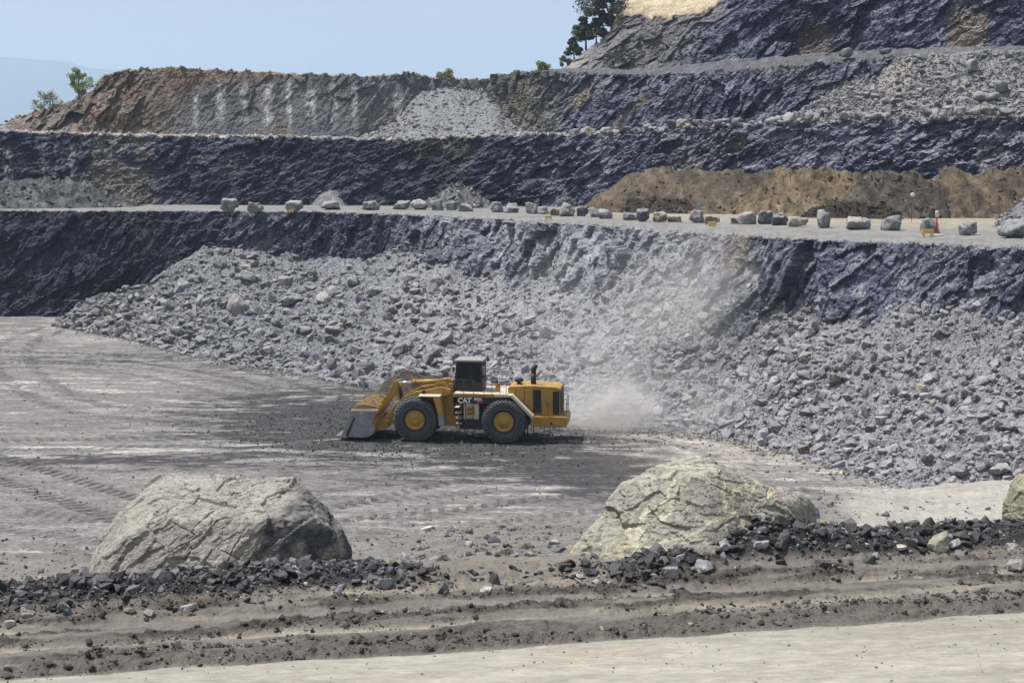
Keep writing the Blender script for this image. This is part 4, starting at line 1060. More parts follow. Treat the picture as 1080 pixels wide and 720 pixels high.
# single stones one can pick out in the front: px, py of the middle, width px, tone, label
FRONT = [(334, 605, 19, (.42, .39, .35), 'pale triangular stone standing on the berm in front of the broad boulder'),
         (294, 594, 15, (.36, .34, .31), 'pale pointed stone leaning at the dark foot of the broad boulder'),
         (322, 615, 8, (.45, .43, .40), 'small whitish pebble beside the pale triangular stone'),
         (405, 612, 22, (.24, .24, .25), 'smooth grey stone lying alone near the tail of the long berm'),
         (200, 638, 19, (.28, .28, .30), 'bluish grey angular stone at the dusty edge of the long berm'),
         (183, 627, 17, (.22, .20, .18), 'flat grey stone just above the bluish angular one'),
         (112, 643, 14, (.34, .31, .27), 'tan wedge shaped stone at the berm edge beside the wheel strip'),
         (138, 642, 13, (.36, .32, .22), 'yellowish flat stone at the berm edge next to a tan wedge'),
         (12, 655, 12, (.38, .36, .33), 'light round stone nearest the near corner of the long berm'),
         (28, 645, 16, (.24, .23, .22), 'grey flat stone beside the light round one on the berm'),
         (46, 632, 13, (.27, .27, .28), 'grey block in the dark stones of the long berm'),
         (157, 644, 13, (.27, .24, .21), 'brownish block at the foot of the long berm between flat stones'),
         (512, 620, 14, (.40, .38, .35), 'whitish flat stone alone on the gravel between the two berms'),
         (449, 556, 15, (.50, .48, .44), 'bright white stone on the gravel rim above the pit floor'),
         (858, 543, 16, (.12, .14, .18), 'blue grey block on the very top of the berm peak'),
         (816, 549, 20, (.30, .30, .29), 'flat grey slab leaning on the yellow veined boulder'),
         (775, 561, 24, (.30, .29, .29), 'long pale slab in the dark stones under the yellow veined boulder'),
         (765, 574, 15, (.27, .27, .28), 'blocky grey stone on the flank of the berm peak'),
         (803, 573, 16, (.28, .27, .28), 'purplish grey block midway on the berm peak'),
         (742, 596, 20, (.24, .24, .25), 'grey slab lying at the foot of the berm peak'),
         (707, 603, 18, (.23, .23, .23), 'long thin grey slab at the low end of the peaked berm'),
         (868, 592, 16, (.07, .07, .08), 'black block at the foot of the berm beyond its peak'),
         (950, 575, 12, (.36, .34, .31), 'pale block beside the greenish grey slab on the berm'),
         (989, 573, 26, (.30, .29, .23), 'large greenish grey slab on the dark berm'),
         (1006, 572, 16, (.34, .33, .31), 'light grey flat stone touching the greenish slab'),
         (1047, 566, 13, (.52, .33, .07), 'orange yellow stone in the dark berm below the corner boulder'),
         (1068, 575, 13, (.36, .34, .32), 'pale small block in the berm below the corner boulder'),
         (1072, 592, 22, (.30, .29, .28), 'flat grey plate at the dusty foot of the berm near the corner'),
         (912, 566, 22, (.045, .045, .05), 'large black lump on the berm crest before the sandy ground'),
         (975, 559, 17, (.045, .045, .05), 'black pointed lump on the berm crest in front of the sand'),
         (1020, 558, 20, (.05, .05, .055), 'wide black lump on the berm crest beside the corner boulder'),
         (845, 561, 30, (.05, .052, .06), 'biggest dark block in the heart of the berm peak'),
         (890, 523, 6, (.14, .11, .09), 'small dark stone on the rim where sand meets gravel'),
         (924, 541, 7, (.38, .33, .27), 'small tan stone on the sandy ground behind the berm')]
gp = np.array(project(GRD[..., 0], GRD[..., 1], GRD[..., 2]))
for i, (a1, b1, w1, t1, l1) in enumerate(FRONT):
    d = np.hypot(gp[0] - a1, gp[1] - b1 - w1 * .25); k = np.unravel_index(np.argmin(d), d.shape); qv = GRD[k]
    wm = w1 * qv[1] / F; r_ = np.random.default_rng(1300 + i)
    fl = ((1, .7, .6), (1, .8, .45), (.95, .7, .75))[i % 3]
    if i == 0: fl = (1, .6, .85)
    V, Fx = plane_rock(random_planes(r_, *fl, n=7), 4, 26.0, .015, 3.5, .025, 300 + i)
    V *= wm / np.ptp(V[:, 0])
    b = fbm3(V[:, 0] * 20, V[:, 1] * 20, V[:, 2] * 20, 3, i)
    o = mesh_np('loose_stone', V, Fx, M_STONE, np.concatenate([np.array(t1)[None] * (1 + .3 * b)[:, None], np.zeros((len(V), 1))], 1))
    o.location = (qv[0], qv[1], qv[2] + .10 * wm); o.rotation_euler = (r_.normal(0, .2), r_.normal(0, .2), r_.normal(0, .4))
    tag(o, l1, 'stone')

# ------------------------------------------------------------------ the great boulders by the road
def boulder_mat(name, base, alt, dark, vein=None, vein_col=(.5, .43, .25), grain=(1.0, 1, 1)):
    m, nt, b = new_mat(name)
    tc = N(nt, 'ShaderNodeTexCoord'); mp = N(nt, 'ShaderNodeMapping'); mp.inputs['Scale'].default_value = grain
    mp.inputs['Rotation'].default_value = (.2, R(40), 0)
    nt.links.new(tc.outputs['Object'], mp.inputs[0]); v = mp.outputs[0]
    n1 = N(nt, 'ShaderNodeTexNoise', Scale=2.6, Detail=8.0, Roughness=.65); nt.links.new(v, n1.inputs['Vector'])
    n2 = N(nt, 'ShaderNodeTexNoise', Scale=13.0, Detail=6.0, Roughness=.7); nt.links.new(v, n2.inputs['Vector'])
    n3 = N(nt, 'ShaderNodeTexNoise', Scale=60.0, Detail=4.0, Roughness=.7); nt.links.new(tc.outputs['Object'], n3.inputs['Vector'])
    c = mixc(nt, maprange(nt, n1.outputs[0], .36, .64, 0, 1), base, alt)
    c = mixc(nt, maprange(nt, n2.outputs[0], .47, .66, 0, .8), c, dark)
    at = N(nt, 'ShaderNodeAttribute', attribute_name='tint')
    c = mixc(nt, at.outputs['Alpha'], c, at.outputs['Color'])
    if vein:
        w_ = N(nt, 'ShaderNodeTexVoronoi', feature='DISTANCE_TO_EDGE', Scale=vein)
        nw = N(nt, 'ShaderNodeTexNoise', Scale=2.0, Detail=5.0); nt.links.new(tc.outputs['Object'], nw.inputs['Vector'])
        ad = N(nt, 'ShaderNodeVectorMath', operation='ADD'); nt.links.new(tc.outputs['Object'], ad.inputs[0])
        sc = N(nt, 'ShaderNodeVectorMath', operation='SCALE'); nt.links.new(nw.outputs['Color'], sc.inputs[0]); sc.inputs['Scale'].default_value = .55
        nt.links.new(sc.outputs[0], ad.inputs[1]); nt.links.new(ad.outputs[0], w_.inputs['Vector'])
        vm = maprange(nt, w_.outputs['Distance'], .0, .045, 1, 0)
        vm = mathn(nt, 'MULTIPLY', vm, maprange(nt, n1.outputs[0], .42, .62, 0, .7))
        c = mixc(nt, vm, c, vein_col)
    c = mixc(nt, 1.0, c, mixc(nt, maprange(nt, n3.outputs[0], .3, .7, 0, 1), (.62, .62, .62), (1.38, 1.38, 1.38)), 'MULTIPLY')
    nt.links.new(c, b.inputs['Base Color']); b.inputs['Roughness'].default_value = .9; b.inputs['Specular IOR Level'].default_value = .25
    prev = None
    for node, dist, stg in ((n1, .05, .5), (n2, .022, .8), (n3, .006, .8)):
        bp = N(nt, 'ShaderNodeBump'); bp.inputs['Strength'].default_value = stg; bp.inputs['Distance'].default_value = dist
        nt.links.new(node.outputs[0], bp.inputs['Height'])
        if prev: nt.links.new(prev, bp.inputs['Normal'])
        prev = bp.outputs[0]
    nt.links.new(prev, b.inputs['Normal'])
    return m

def big_boulder(label, planes, pxc, pyc, Y, mat, seed, tintf, scale=1.0, chips=70, chip=(.90, .985), joints=(), bed=.75, rz=0.0, tilt=0.0):
    """a hard block: its main faces, then many flat chips off the corners, then fine broken texture and open joints"""
    D, Fx = ico(7); rg = np.random.default_rng(seed)
    nr = np.array([n_ for n_, d_ in planes], float); nr /= np.linalg.norm(nr, axis=1)[:, None]; ds = np.array([d_ for n_, d_ in planes])
    r = np.min(np.where(D @ nr.T > 1e-3, ds[None] / np.maximum(D @ nr.T, 1e-3), 1e9), 1)
    V0 = D * r[:, None]
    n2 = rg.normal(size=(chips, 3)); n2 /= np.linalg.norm(n2, axis=1)[:, None]
    sup = (V0 @ n2.T).max(0); d2 = sup * rg.uniform(chip[0], chip[1], chips)
    nr = np.concatenate([nr, n2]); ds = np.concatenate([ds, d2])
    q = np.maximum(D @ nr.T, 1e-4) / ds[None]
    V = D * ((q ** 90).sum(1) ** (-1 / 90))[:, None]
    tri = V[Fx]; fn = np.cross(tri[:, 1] - tri[:, 0], tri[:, 2] - tri[:, 0]); NV = np.zeros_like(V)
    for i in range(3): np.add.at(NV, Fx[:, i], fn)
    NV /= np.linalg.norm(NV, axis=1)[:, None] + 1e-9
    ca, sa = math.cos(bed), math.sin(bed); B_ = np.stack([V[:, 0] * ca + V[:, 2] * sa, V[:, 1], -V[:, 0] * sa + V[:, 2] * ca], 1)
    dsp = .020 * facets3(B_ * np.array((1.5, 2.2, 3.0)), seed + 7, 1.5) + .010 * facets3(B_ * np.array((3.5, 6, 10.0)), seed + 8, 1.3) + .0045 * facets3(B_ * np.array((10, 18, 30.0)), seed + 6, 1.2) + .003 * fbm3(V[:, 0] * 20, V[:, 1] * 20, V[:, 2] * 20, 3, seed + 9)
    wv = .05 * fbm3(V[:, 0] * 3, V[:, 1] * 3, V[:, 2] * 3, 4, seed + 4)
    for n_, d_, w_ in joints:
        n_ = np.array(n_, float); n_ /= np.linalg.norm(n_)
        dsp -= .016 * smooth(w_ * .8, w_ * .15, np.abs(V @ n_ - d_ + wv + .012 * noise3(*(V * 11 + seed).T, 5))) * smooth(-.25, .25, noise3(*(V * 2.5 + seed).T, 77))
    V = (V + NV * dsp[:, None]) * scale
    X, Z = at_depth(pxc, pyc, Y)
    o = mesh_np('roadside_boulder', V, Fx, mat, tintf(V / scale), False)
    o.location = (float(X), Y, float(Z)); o.rotation_euler = (0, tilt, rz)
    return tag(o, label, 'boulder')

m1 = boulder_mat('buff_boulder_rock', (.35, .328, .29), (.245, .232, .208), (.115, .109, .10), None, grain=(1, 1, 2.6))
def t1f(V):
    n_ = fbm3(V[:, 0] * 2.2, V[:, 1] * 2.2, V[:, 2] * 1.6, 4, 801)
    al = smooth(.30, .52, V[:, 0] + .35 * n_ - .30 * (V[:, 2])) * smooth(.46, .16, V[:, 2] + .5 * n_ + .2 * (V[:, 0] - .9)) * np.clip(.72 + 2.2 * fbm3(V[:, 0] * 6, V[:, 1] * 6, V[:, 2] * 5, 4, 803), 0, .93)  # shade of the end face and its cavities painted dark
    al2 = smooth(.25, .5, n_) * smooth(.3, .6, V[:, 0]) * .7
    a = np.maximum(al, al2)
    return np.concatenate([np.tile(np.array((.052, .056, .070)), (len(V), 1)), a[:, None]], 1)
big_boulder('broad flat topped buff boulder behind the long dark berm, one end in painted shade',
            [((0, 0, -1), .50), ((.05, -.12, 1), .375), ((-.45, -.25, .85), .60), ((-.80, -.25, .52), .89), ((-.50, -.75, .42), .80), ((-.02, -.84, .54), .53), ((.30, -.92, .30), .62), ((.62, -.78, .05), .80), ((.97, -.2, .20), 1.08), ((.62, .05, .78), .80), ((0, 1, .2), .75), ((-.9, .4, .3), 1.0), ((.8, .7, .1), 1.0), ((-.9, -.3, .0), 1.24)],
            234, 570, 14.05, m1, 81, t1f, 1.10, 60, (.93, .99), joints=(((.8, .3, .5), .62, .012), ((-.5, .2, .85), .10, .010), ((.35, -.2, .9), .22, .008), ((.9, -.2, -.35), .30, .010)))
m2 = boulder_mat('veined_boulder_rock', (.355, .333, .285), (.255, .242, .21), (.12, .114, .103), 1.5, (.52, .47, .34))
def t2f(V):
    n_ = fbm3(V[:, 0] * 2.6, V[:, 1] * 2.6, V[:, 2] * 2.6, 4, 811); n2 = fbm3(V[:, 0] * 9, V[:, 1] * 9, V[:, 2] * 9, 3, 812)
    Tc = np.tile(np.array((.075, .072, .062)), (len(V), 1))
    A = smooth(-.80, -1.02, V[:, 0] + .3 * n_) * smooth(-.1, -.36, V[:, 2] + .3 * n_) * .85
    A = np.maximum(A, smooth(.12, .4, n_ + .3 * n2) * np.exp(-((V[:, 0] - .22) / .35) ** 2 - ((V[:, 2] - .16) / .10) ** 2) * .9)
    wob = .10 * n_ + .02 * n2
    for nn, dd, ww, cc in (((.75, .2, -.55), -.30, .020, (.50, .45, .34)), ((.85, .1, -.5), -.02, .014, (.46, .42, .33)), ((.70, 0, -.7), -.62, .016, (.50, .46, .36)), ((-.2, .2, .95), .22, .016, (.48, .44, .34)), ((.9, 0, .35), .10, .012, (.46, .42, .33)), ((-.35, .1, .93), .05, .012, (.50, .45, .30))):
        nn = np.array(nn); nn = nn / np.linalg.norm(nn); k = smooth(ww, ww * .25, np.abs(V @ nn - dd + wob)) * smooth(-.45, .1, n2 + .4) * .8
        m = k > A; Tc[m] = np.array(cc); A = np.maximum(A, k)
    yv = smooth(.05, .45, n_ + .25 * n2) * smooth(.22, .0, np.abs(V[:, 2] - .02)) * smooth(.15, -.2, V[:, 0]) * .7
    m = yv > A; Tc[m] = np.array((.46, .38, .19)); A = np.maximum(A, yv)
    return np.concatenate([Tc, A[:, None]], 1)
big_boulder('slanting cream boulder with yellow veins rising to a ridge above the peaked berm',
            [((-.66, -.22, .72), .60), ((-.30, -.62, .72), .49), ((.02, -.80, .60), .42), ((.34, -.45, .82), .52), ((.45, -.10, .86), .56), ((.60, .1, .78), .66), ((-.06, .1, 1), .565), ((-.95, -.3, .05), 1.08), ((-.72, -.25, -.62), .86), ((-.45, -.85, -.1), .60), ((.1, -1, -.05), .47), ((.55, -.83, .1), .66), ((0, 1, .1), .6), ((1, 0, .1), 1.15), ((0, 0, -1), .62), ((-.80, -.50, .35), .92)],
            750, 564, 13.78, m2, 91, t2f, 1.19, 60, (.94, .99), joints=(((.75, .2, -.55), -.27, .010), ((-.2, .2, .95), .16, .014), ((.3, -.3, .9), .30, .008)), bed=-.5, rz=R(32), tilt=R(-8))
m3 = boulder_mat('lichen_boulder_rock', (.34, .315, .24), (.26, .245, .185), (.12, .11, .08), 3.0, (.52, .46, .30))
big_boulder('mottled cream and olive boulder standing at the edge of the sandy ground',
            [((-1, -.3, .05), .62), ((-.75, -.3, .6), .68), ((0, -1, .15), .55), ((0, 0, 1), .62), ((1, 0, 0), .9), ((0, 0, -1), .8), ((0, 1, 0), .6), ((-.3, -.7, .6), .66)],
            1158, 562, 14.9, m3, 95, lambda V: np.concatenate([np.tile(np.array((.10, .09, .06)), (len(V), 1)), (smooth(.15, .45, fbm3(V[:, 0] * 4, V[:, 1] * 4, V[:, 2] * 4, 4, 821)) * .75)[:, None]], 1))
# ------------------------------------------------------------------ mesh kit for made things
class MB:
    def __init__(s): s.bm = bmesh.new()
    def prism(s, poly, y0, y1, bev=0.0, axis='y'):
        """poly in the x,z plane pushed from y0 to y1 (axis 'y'); or x,y pushed along z (axis 'z'); or y,z along x (axis 'x')"""
        def pt(a, b, c): return {'y': (a, c, b), 'z': (a, b, c), 'x': (c, a, b)}[axis]
        A = [s.bm.verts.new(pt(a, b, y0)) for a, b in poly]; B = [s.bm.verts.new(pt(a, b, y1)) for a, b in poly]
        fs = [s.bm.faces.new(A), s.bm.faces.new(B[::-1])]
        n = len(A)
        for i in range(n): fs.append(s.bm.faces.new((A[i], B[i], B[(i + 1) % n], A[(i + 1) % n])))
        bmesh.ops.recalc_face_normals(s.bm, faces=fs)
        if bev:
            es = list({e for f in fs for e in f.edges})
            bmesh.ops.bevel(s.bm, geom=es, offset=bev, segments=2, affect='EDGES', profile=.6)
        return s
    def box(s, x0, x1, y0, y1, z0, z1, bev=0.0):
        return s.prism([(x0, z0), (x1, z0), (x1, z1), (x0, z1)], y0, y1, bev)
    def tube(s, pts, r, seg=8, r1=None, cap=True):
        pts = [Vector(p) for p in pts]; rings = []
        for i, p in enumerate(pts):
            d = (pts[min(i + 1, len(pts) - 1)] - pts[max(i - 1, 0)]).normalized()
            a = d.orthogonal().normalized() if i == 0 else (a - d * a.dot(d)).normalized()
            b = d.cross(a); rr = r if r1 is None else r + (r1 - r) * i / (len(pts) - 1)
            rings.append([s.bm.verts.new(p + a * rr * math.cos(2 * math.pi * k / seg) + b * rr * math.sin(2 * math.pi * k / seg)) for k in range(seg)])
        for q in range(len(rings) - 1):
            for k in range(seg):
                s.bm.faces.new((rings[q][k], rings[q][(k + 1) % seg], rings[q + 1][(k + 1) % seg], rings[q + 1][k])).smooth = True
        if cap:
            s.bm.faces.new(rings[0][::-1]); s.bm.faces.new(rings[-1])
        return s
    def lathe(s, prof, c, seg=40, flip=1):
        """profile of (radius, offset along y), turned about the y axis through c"""
        rings = []
        for (r, o) in prof:
            rings.append([s.bm.verts.new((c[0] + r * math.cos(2 * math.pi * k / seg), c[1] + flip * o, c[2] + r * math.sin(2 * math.pi * k / seg))) for k in range(seg)])
        fs = []
        for q in range(len(rings) - 1):
            for k in range(seg):
                f = s.bm.faces.new((rings[q][k], rings[q][(k + 1) % seg], rings[q + 1][(k + 1) % seg], rings[q + 1][k])); f.smooth = True; fs.append(f)
        fs.append(s.bm.faces.new(rings[0])); fs.append(s.bm.faces.new(rings[-1][::-1]))
        bmesh.ops.recalc_face_normals(s.bm, faces=fs)
        return s
    def rail(s, pts, h, r=.022, mid=True):
        """handrail along floor points"""
        top = [(p[0], p[1], p[2] + h) for p in pts]
        s.tube(top, r, 6)
        if mid: s.tube([(p[0], p[1], p[2] + h * .5) for p in pts], r * .8, 6)
        for p, q in zip(pts, top): s.tube([p, q], r, 6)
        return s
    def build(s, name, mat, parent=None, loc=None):
        me = bpy.data.meshes.new(name); s.bm.to_mesh(me); s.bm.free()
        me.materials.append(mat)
        o = bpy.data.objects.new(name, me); COL.objects.link(o)
        if parent: o.parent = parent
        if loc: o.location = loc
        return o

M_YEL = plain('yellow_machine_paint', (.37, .205, .022), .5, var=.32, vscale=1.1, dust=.28, dustcol=(.26, .215, .16), spec=.45, bump=.01, bscale=8)
M_DECK = plain('dusty_deck_plate', (.50, .43, .33), .8, var=.15, dust=.4, dustcol=(.48, .43, .36))
M_WORN = plain('worn_bucket_steel', (.27, .28, .31), .45, .55, var=.25, vscale=2.5, dust=.3)
M_BLK = plain('black_machine_paint', (.013, .013, .016), .5, var=.25, dust=.04)
M_TYRE = plain('tyre_rubber', (.018, .019, .023), .85, var=.4, vscale=5, dust=.36, dustcol=(.17, .16, .155), bump=.05, bscale=7)
M_CHAIN = plain('tyre_chain_steel', (.13, .135, .155), .5, .4, var=.5, vscale=7, dust=.10)
M_WHITE = plain('white_paint', (.72, .72, .70), .5, var=.08, dust=.15)
M_ROOF = plain('dusty_cab_roof', (.22, .22, .22), .6, var=.15, dust=.3)
M_LETTER = plain('white_lettering', (.80, .80, .80), .5, var=.03)
M_ORANGE = plain('orange_marking', (.70, .25, .02), .5, var=.05)
M_RED = plain('red_marking', (.42, .03, .03), .5, var=.08)
M_CHROME = plain('chrome_rod', (.75, .75, .76), .15, 1.0, var=.03)
M_RAIL = plain('dark_rail_steel', (.05, .045, .04), .5, .3, var=.2)
M_HOSE = plain('hydraulic_hose', (.025, .025, .028), .55, var=.2)
M_GLASS, nt_, b_ = new_mat('tinted_cab_glass')
b_.inputs['Base Color'].default_value = (.06, .085, .085, 1); b_.inputs['Roughness'].default_value = .04; b_.inputs['Transmission Weight'].default_value = .85; b_.inputs['IOR'].default_value = 1.3
M_LENS = plain('lamp_lens', (.75, .75, .72), .1, var=.02)

LX, LY = at_height(483, 467.3, 0.0)
LOADER = empty('wheel_loader', (float(LX) + .35, float(LY) + 2.3, .03), R(180 - 7.0))
tag(LOADER, 'yellow wheel loader with chained tyres and grey bucket driving across the pit floor', 'wheel loader')
L = LOADER
FA, RA_ = 3.14, -3.16
WR = 1.50

# --- wheels: tyre with its net of chain, rim, hub
def make_wheel(xw, side):
    y0 = side * 1.72
    tyre_prof = [(.68, -.47), (.80, -.50), (1.0, -.56), (1.25, -.575), (1.40, -.54), (1.475, -.44), (1.5, -.25), (1.505, 0), (1.5, .25), (1.475, .44), (1.40, .54), (1.25, .575), (1.0, .56), (.80, .50), (.68, .47)]
    w = MB().lathe(tyre_prof, (0, 0, 0), 56)
    for i in range(26):                       # tread lugs
        a = 2 * math.pi * i / 26
        for sd in (-1, 1):
            c = [(math.cos(a + da) * rr, yy, math.sin(a + da) * rr) for da, rr, yy in ((-.045, 1.47, sd * .54), (.045, 1.47, sd * .54), (.075, 1.49, sd * .05), (-.015, 1.49, sd * .05), (-.045, 1.555, sd * .50), (.045, 1.555, sd * .50), (.075, 1.565, sd * .05), (-.015, 1.565, sd * .05))]
            vs = [w.bm.verts.new(p) for p in c]
            fs = [w.bm.faces.new([vs[k] for k in q]) for q in ((0, 1, 2, 3), (7, 6, 5, 4), (0, 4, 5, 1), (1, 5, 6, 2), (2, 6, 7, 3), (3, 7, 4, 0))]
            bmesh.ops.recalc_face_normals(w.bm, faces=fs)
    wheel = empty('wheel'); wheel.parent = L; wheel.location = (xw, y0, WR + .03)
    w.build('tyre', M_TYRE, wheel)
    ch = MB()                                 # chain net over sidewall and tread
    n = 34
    rings = [(.92, .575), (1.10, .60), (1.28, .605), (1.43, .565), (1.55, .44), (1.60, .20)]
    for sd in (-1, 1):
        for q in range(len(rings) - 1):
            for k in range(n):
                a0 = 2 * math.pi * (k + .5 * (q % 2)) / n
                for dk in (-.5, .5):
                    a1 = a0 + dk * 2 * math.pi / n
                    p0 = (rings[q][0] * math.cos(a0), sd * rings[q][1], rings[q][0] * math.sin(a0)); p1 = (rings[q + 1][0] * math.cos(a1), sd * rings[q + 1][1], rings[q + 1][0] * math.sin(a1))
                    ch.tube([p0, p1], .021, 4, cap=False)
        for rr, yy in (rings[0], rings[3]):
            ch.tube([(rr * math.cos(2 * math.pi * k / 48), sd * (yy + .004), rr * math.sin(2 * math.pi * k / 48)) for k in range(49)], .02, 4, cap=False)
    for k in range(n):
        a0 = 2 * math.pi * (k + .5) / n
        for dk in (-.5, .5):
            a1 = a0 + dk * 2 * math.pi / n
            ch.tube([(1.60 * math.cos(a0), -.20, 1.60 * math.sin(a0)), (1.615 * math.cos(a1), 0, 1.615 * math.sin(a1))], .025, 4, cap=False)
            ch.tube([(1.60 * math.cos(a0), .20, 1.60 * math.sin(a0)), (1.615 * math.cos(a1), 0, 1.615 * math.sin(a1))], .025, 4, cap=False)
    ch.build('tyre_chain', M_CHAIN, wheel)
    rm = MB().lathe([(.70, .44), (.70, .52), (.64, .55), (.61, .53), (.585, .495), (.53, .49), (.31, .50), (.30, .545), (.26, .56), (.05, .565)], (0, 0, 0), 40, side)
    rm.build('rim', M_YEL, wheel)
    wheel.rotation_euler = (0, random.uniform(0, 6), 0)
for xw in (FA, RA_):
    for sd in (1, -1): make_wheel(xw, sd)
MB().tube([(FA, -1.4, WR), (FA, 1.4, WR)], .36, 14).box(FA - .45, FA + .45, -.5, .5, WR - .45, WR + .45, .08).build('front_axle', M_BLK, L)
MB().tube([(RA_, -1.4, WR), (RA_, 1.4, WR)], .36, 14).box(RA_ - .45, RA_ + .45, -.5, .5, WR - .45, WR + .45, .08).build('rear_axle', M_BLK, L)

# --- front frame with the loader tower
ff = MB()
for sd in (1, -1):
    ff.prism([(.55, 1.05), (2.6, 1.0), (4.1, 1.25), (3.9, 1.75), (2.7, 2.1), (2.2, 3.3), (1.85, 4.05), (1.25, 4.1), (.75, 3.5), (.55, 2.4)], sd * .98 - .07, sd * .98 + .07, .02)
ff.box(.6, 2.4, -.9, .9, 1.0, 1.35, .03).box(.9, 1.3, -.9, .9, 2.2, 3.4, .03).prism([(2.3, 1.2), (4.0, 1.3), (3.9, 1.7), (2.4, 2.3)], -.9, .9, .03)
ff.build('front_frame', M_YEL, L)
# tower cross plate with louvre ribs
tp = MB().box(.86, .95, -.85, .85, 3.3, 3.95, .01)
for k in range(6): tp.box(.62, .86, -.8 + k * .3, -.72 + k * .3, 2.9, 3.95, .01)
tp.build('tower_guard', M_YEL, L)

# --- lift arms, tilt linkage and cylinders
for sd in (1, -1):
    top = [(.75, 3.62), (1.4, 3.80), (2.2, 3.62), (3.3, 3.42), (4.2, 2.98), (4.8, 2.40), (5.35, 1.70), (5.80, 1.32)]
    bot = [(5.75, .82), (5.35, .80), (4.95, 1.05), (4.3, 1.62), (3.9, 2.25), (3.1, 2.72), (2.1, 2.92), (1.2, 3.08), (.7, 3.3)]
    MB().prism(top + bot, sd * 1.24 - .13, sd * 1.24 + .13, .03).build('lift_arm', M_YEL, L)
    MB().tube([(1.3, sd * .72, 1.5), (2.9, sd * .72, 2.1)], .17, 14).build('lift_cylinder', M_YEL, L)
    MB().tube([(2.85, sd * .72, 2.08), (4.05, sd * .72, 2.5)], .085, 12).build('lift_cylinder_rod', M_CHROME, L)
MB().tube([(4.4, -1.1, 2.2), (4.4, 1.1, 2.2)], .30, 18).tube([(5.35, -1.36, 1.2), (5.35, 1.36, 1.2)], .34, 20).build('cross_tube', M_YEL, L)
tc = MB()
tc.tube([(1.15, 0, 4.02), (1.3, 0, 4.02)], .26, 18).tube([(1.25, 0, 4.02), (3.62, 0, 3.90)], .185, 18).tube([(3.5, 0, 3.905), (3.68, 0, 3.90)], .215, 18).prism([(.75, 3.85), (1.35, 3.85), (1.35, 4.2), (1.1, 4.28), (.75, 4.1)], -.30, .30, .03)
tc.build('tilt_cylinder', M_YEL, L)
MB().tube([(3.66, 0, 3.90), (4.85, 0, 3.83)], .10, 14).build('tilt_cylinder_rod', M_CHROME, L)
for sd in (1, -1):
    MB().prism([(4.66, 3.98), (5.02, 4.0), (5.14, 3.7), (5.5, 3.05), (6.0, 2.42), (6.08, 2.15), (5.78, 2.02), (5.4, 2.45), (4.98, 3.1), (4.70, 3.55)], sd * .34 - .07, sd * .34 + .07, .02).build('bellcrank', M_YEL, L)
MB().prism([(4.45, 3.75), (4.85, 3.75), (4.75, 2.95), (4.72, 2.15), (4.38, 2.15), (4.42, 2.95)], -.24, .24, .03).build('bellcrank_stand', M_YEL, L)
MB().tube([(4.55, -.5, 3.4), (4.5, -.45, 2.9), (4.42, -.4, 2.3)], .05, 6).tube([(4.52, .40, 3.75), (4.46, .42, 3.2), (4.35, .4, 2.5)], .06, 6).tube([(4.62, .36, 3.8), (4.58, .38, 3.2), (4.5, .4, 2.4)], .06, 6).build('linkage_hose', M_HOSE, L)
MB().tube([(5.9, 0, 2.2), (6.05, 0, 1.7)], .14, 10).build('bucket_link', M_YEL, L)

# --- bucket
BW = 2.42
side_poly = [(8.42, .48), (8.36, .62), (7.92, 1.55), (7.62, 2.28), (7.2, 2.18), (6.75, 1.98), (6.25, 1.72), (6.02, 1.35), (5.98, .95), (6.15, .62), (6.5, .42), (6.95, .36)]
bucket = empty('bucket'); bucket.parent = L; bucket.location = (0, 0, -.12)
for sd in (1, -1):
    MB().prism(side_poly, sd * BW - .045, sd * BW + .045, .012).build('side_plate', M_WORN, bucket)
    MB().prism([(8.05, .40), (8.06, .56), (7.5, 1.80), (7.46, 1.8), (7.40, 1.74), (7.94, .40)], sd * (BW + .066) - .02, sd * (BW + .066) + .02, .01).build('wear_bar', M_BLK, bucket)
def shell(path, th, y0, y1, bev=.0):
    a = [Vector((p[0], p[1])) for p in path]; off = []
    for i, p in enumerate(a):
        d = (a[min(i + 1, len(a) - 1)] - a[max(i - 1, 0)]).normalized(); off.append(p + Vector((-d.y, d.x)) * th)
    return [tuple(p) for p in a] + [tuple(p) for p in off[::-1]]
back = [(6.5, .44), (6.15, .64), (5.99, .95), (6.03, 1.35), (6.18, 1.66), (5.92, 2.05), (5.84, 2.38)]
MB().prism(shell(back, .05, 0, 0), -BW + .046, BW - .046).build('back_shell', M_YEL, bucket)
MB().prism([(6.45, .40), (8.2, .33), (8.75, .40), (8.75, .44), (8.2, .42), (6.45, .46)], -BW + .046, BW - .046, .008).build('floor_plate', M_WORN, bucket)
tth = MB().prism([(8.0, .30), (8.80, .36), (8.80, .46), (8.0, .50)], -BW - .1, BW + .1, .01)
for k in range(9):
    y = -BW + .05 + k * (2 * BW - .1) / 8
    tth.prism([(8.55, .30), (8.86, .40), (8.55, .52)], y - .09, y + .09, .01)
tth.build('cutting_edge', M_WORN, bucket)
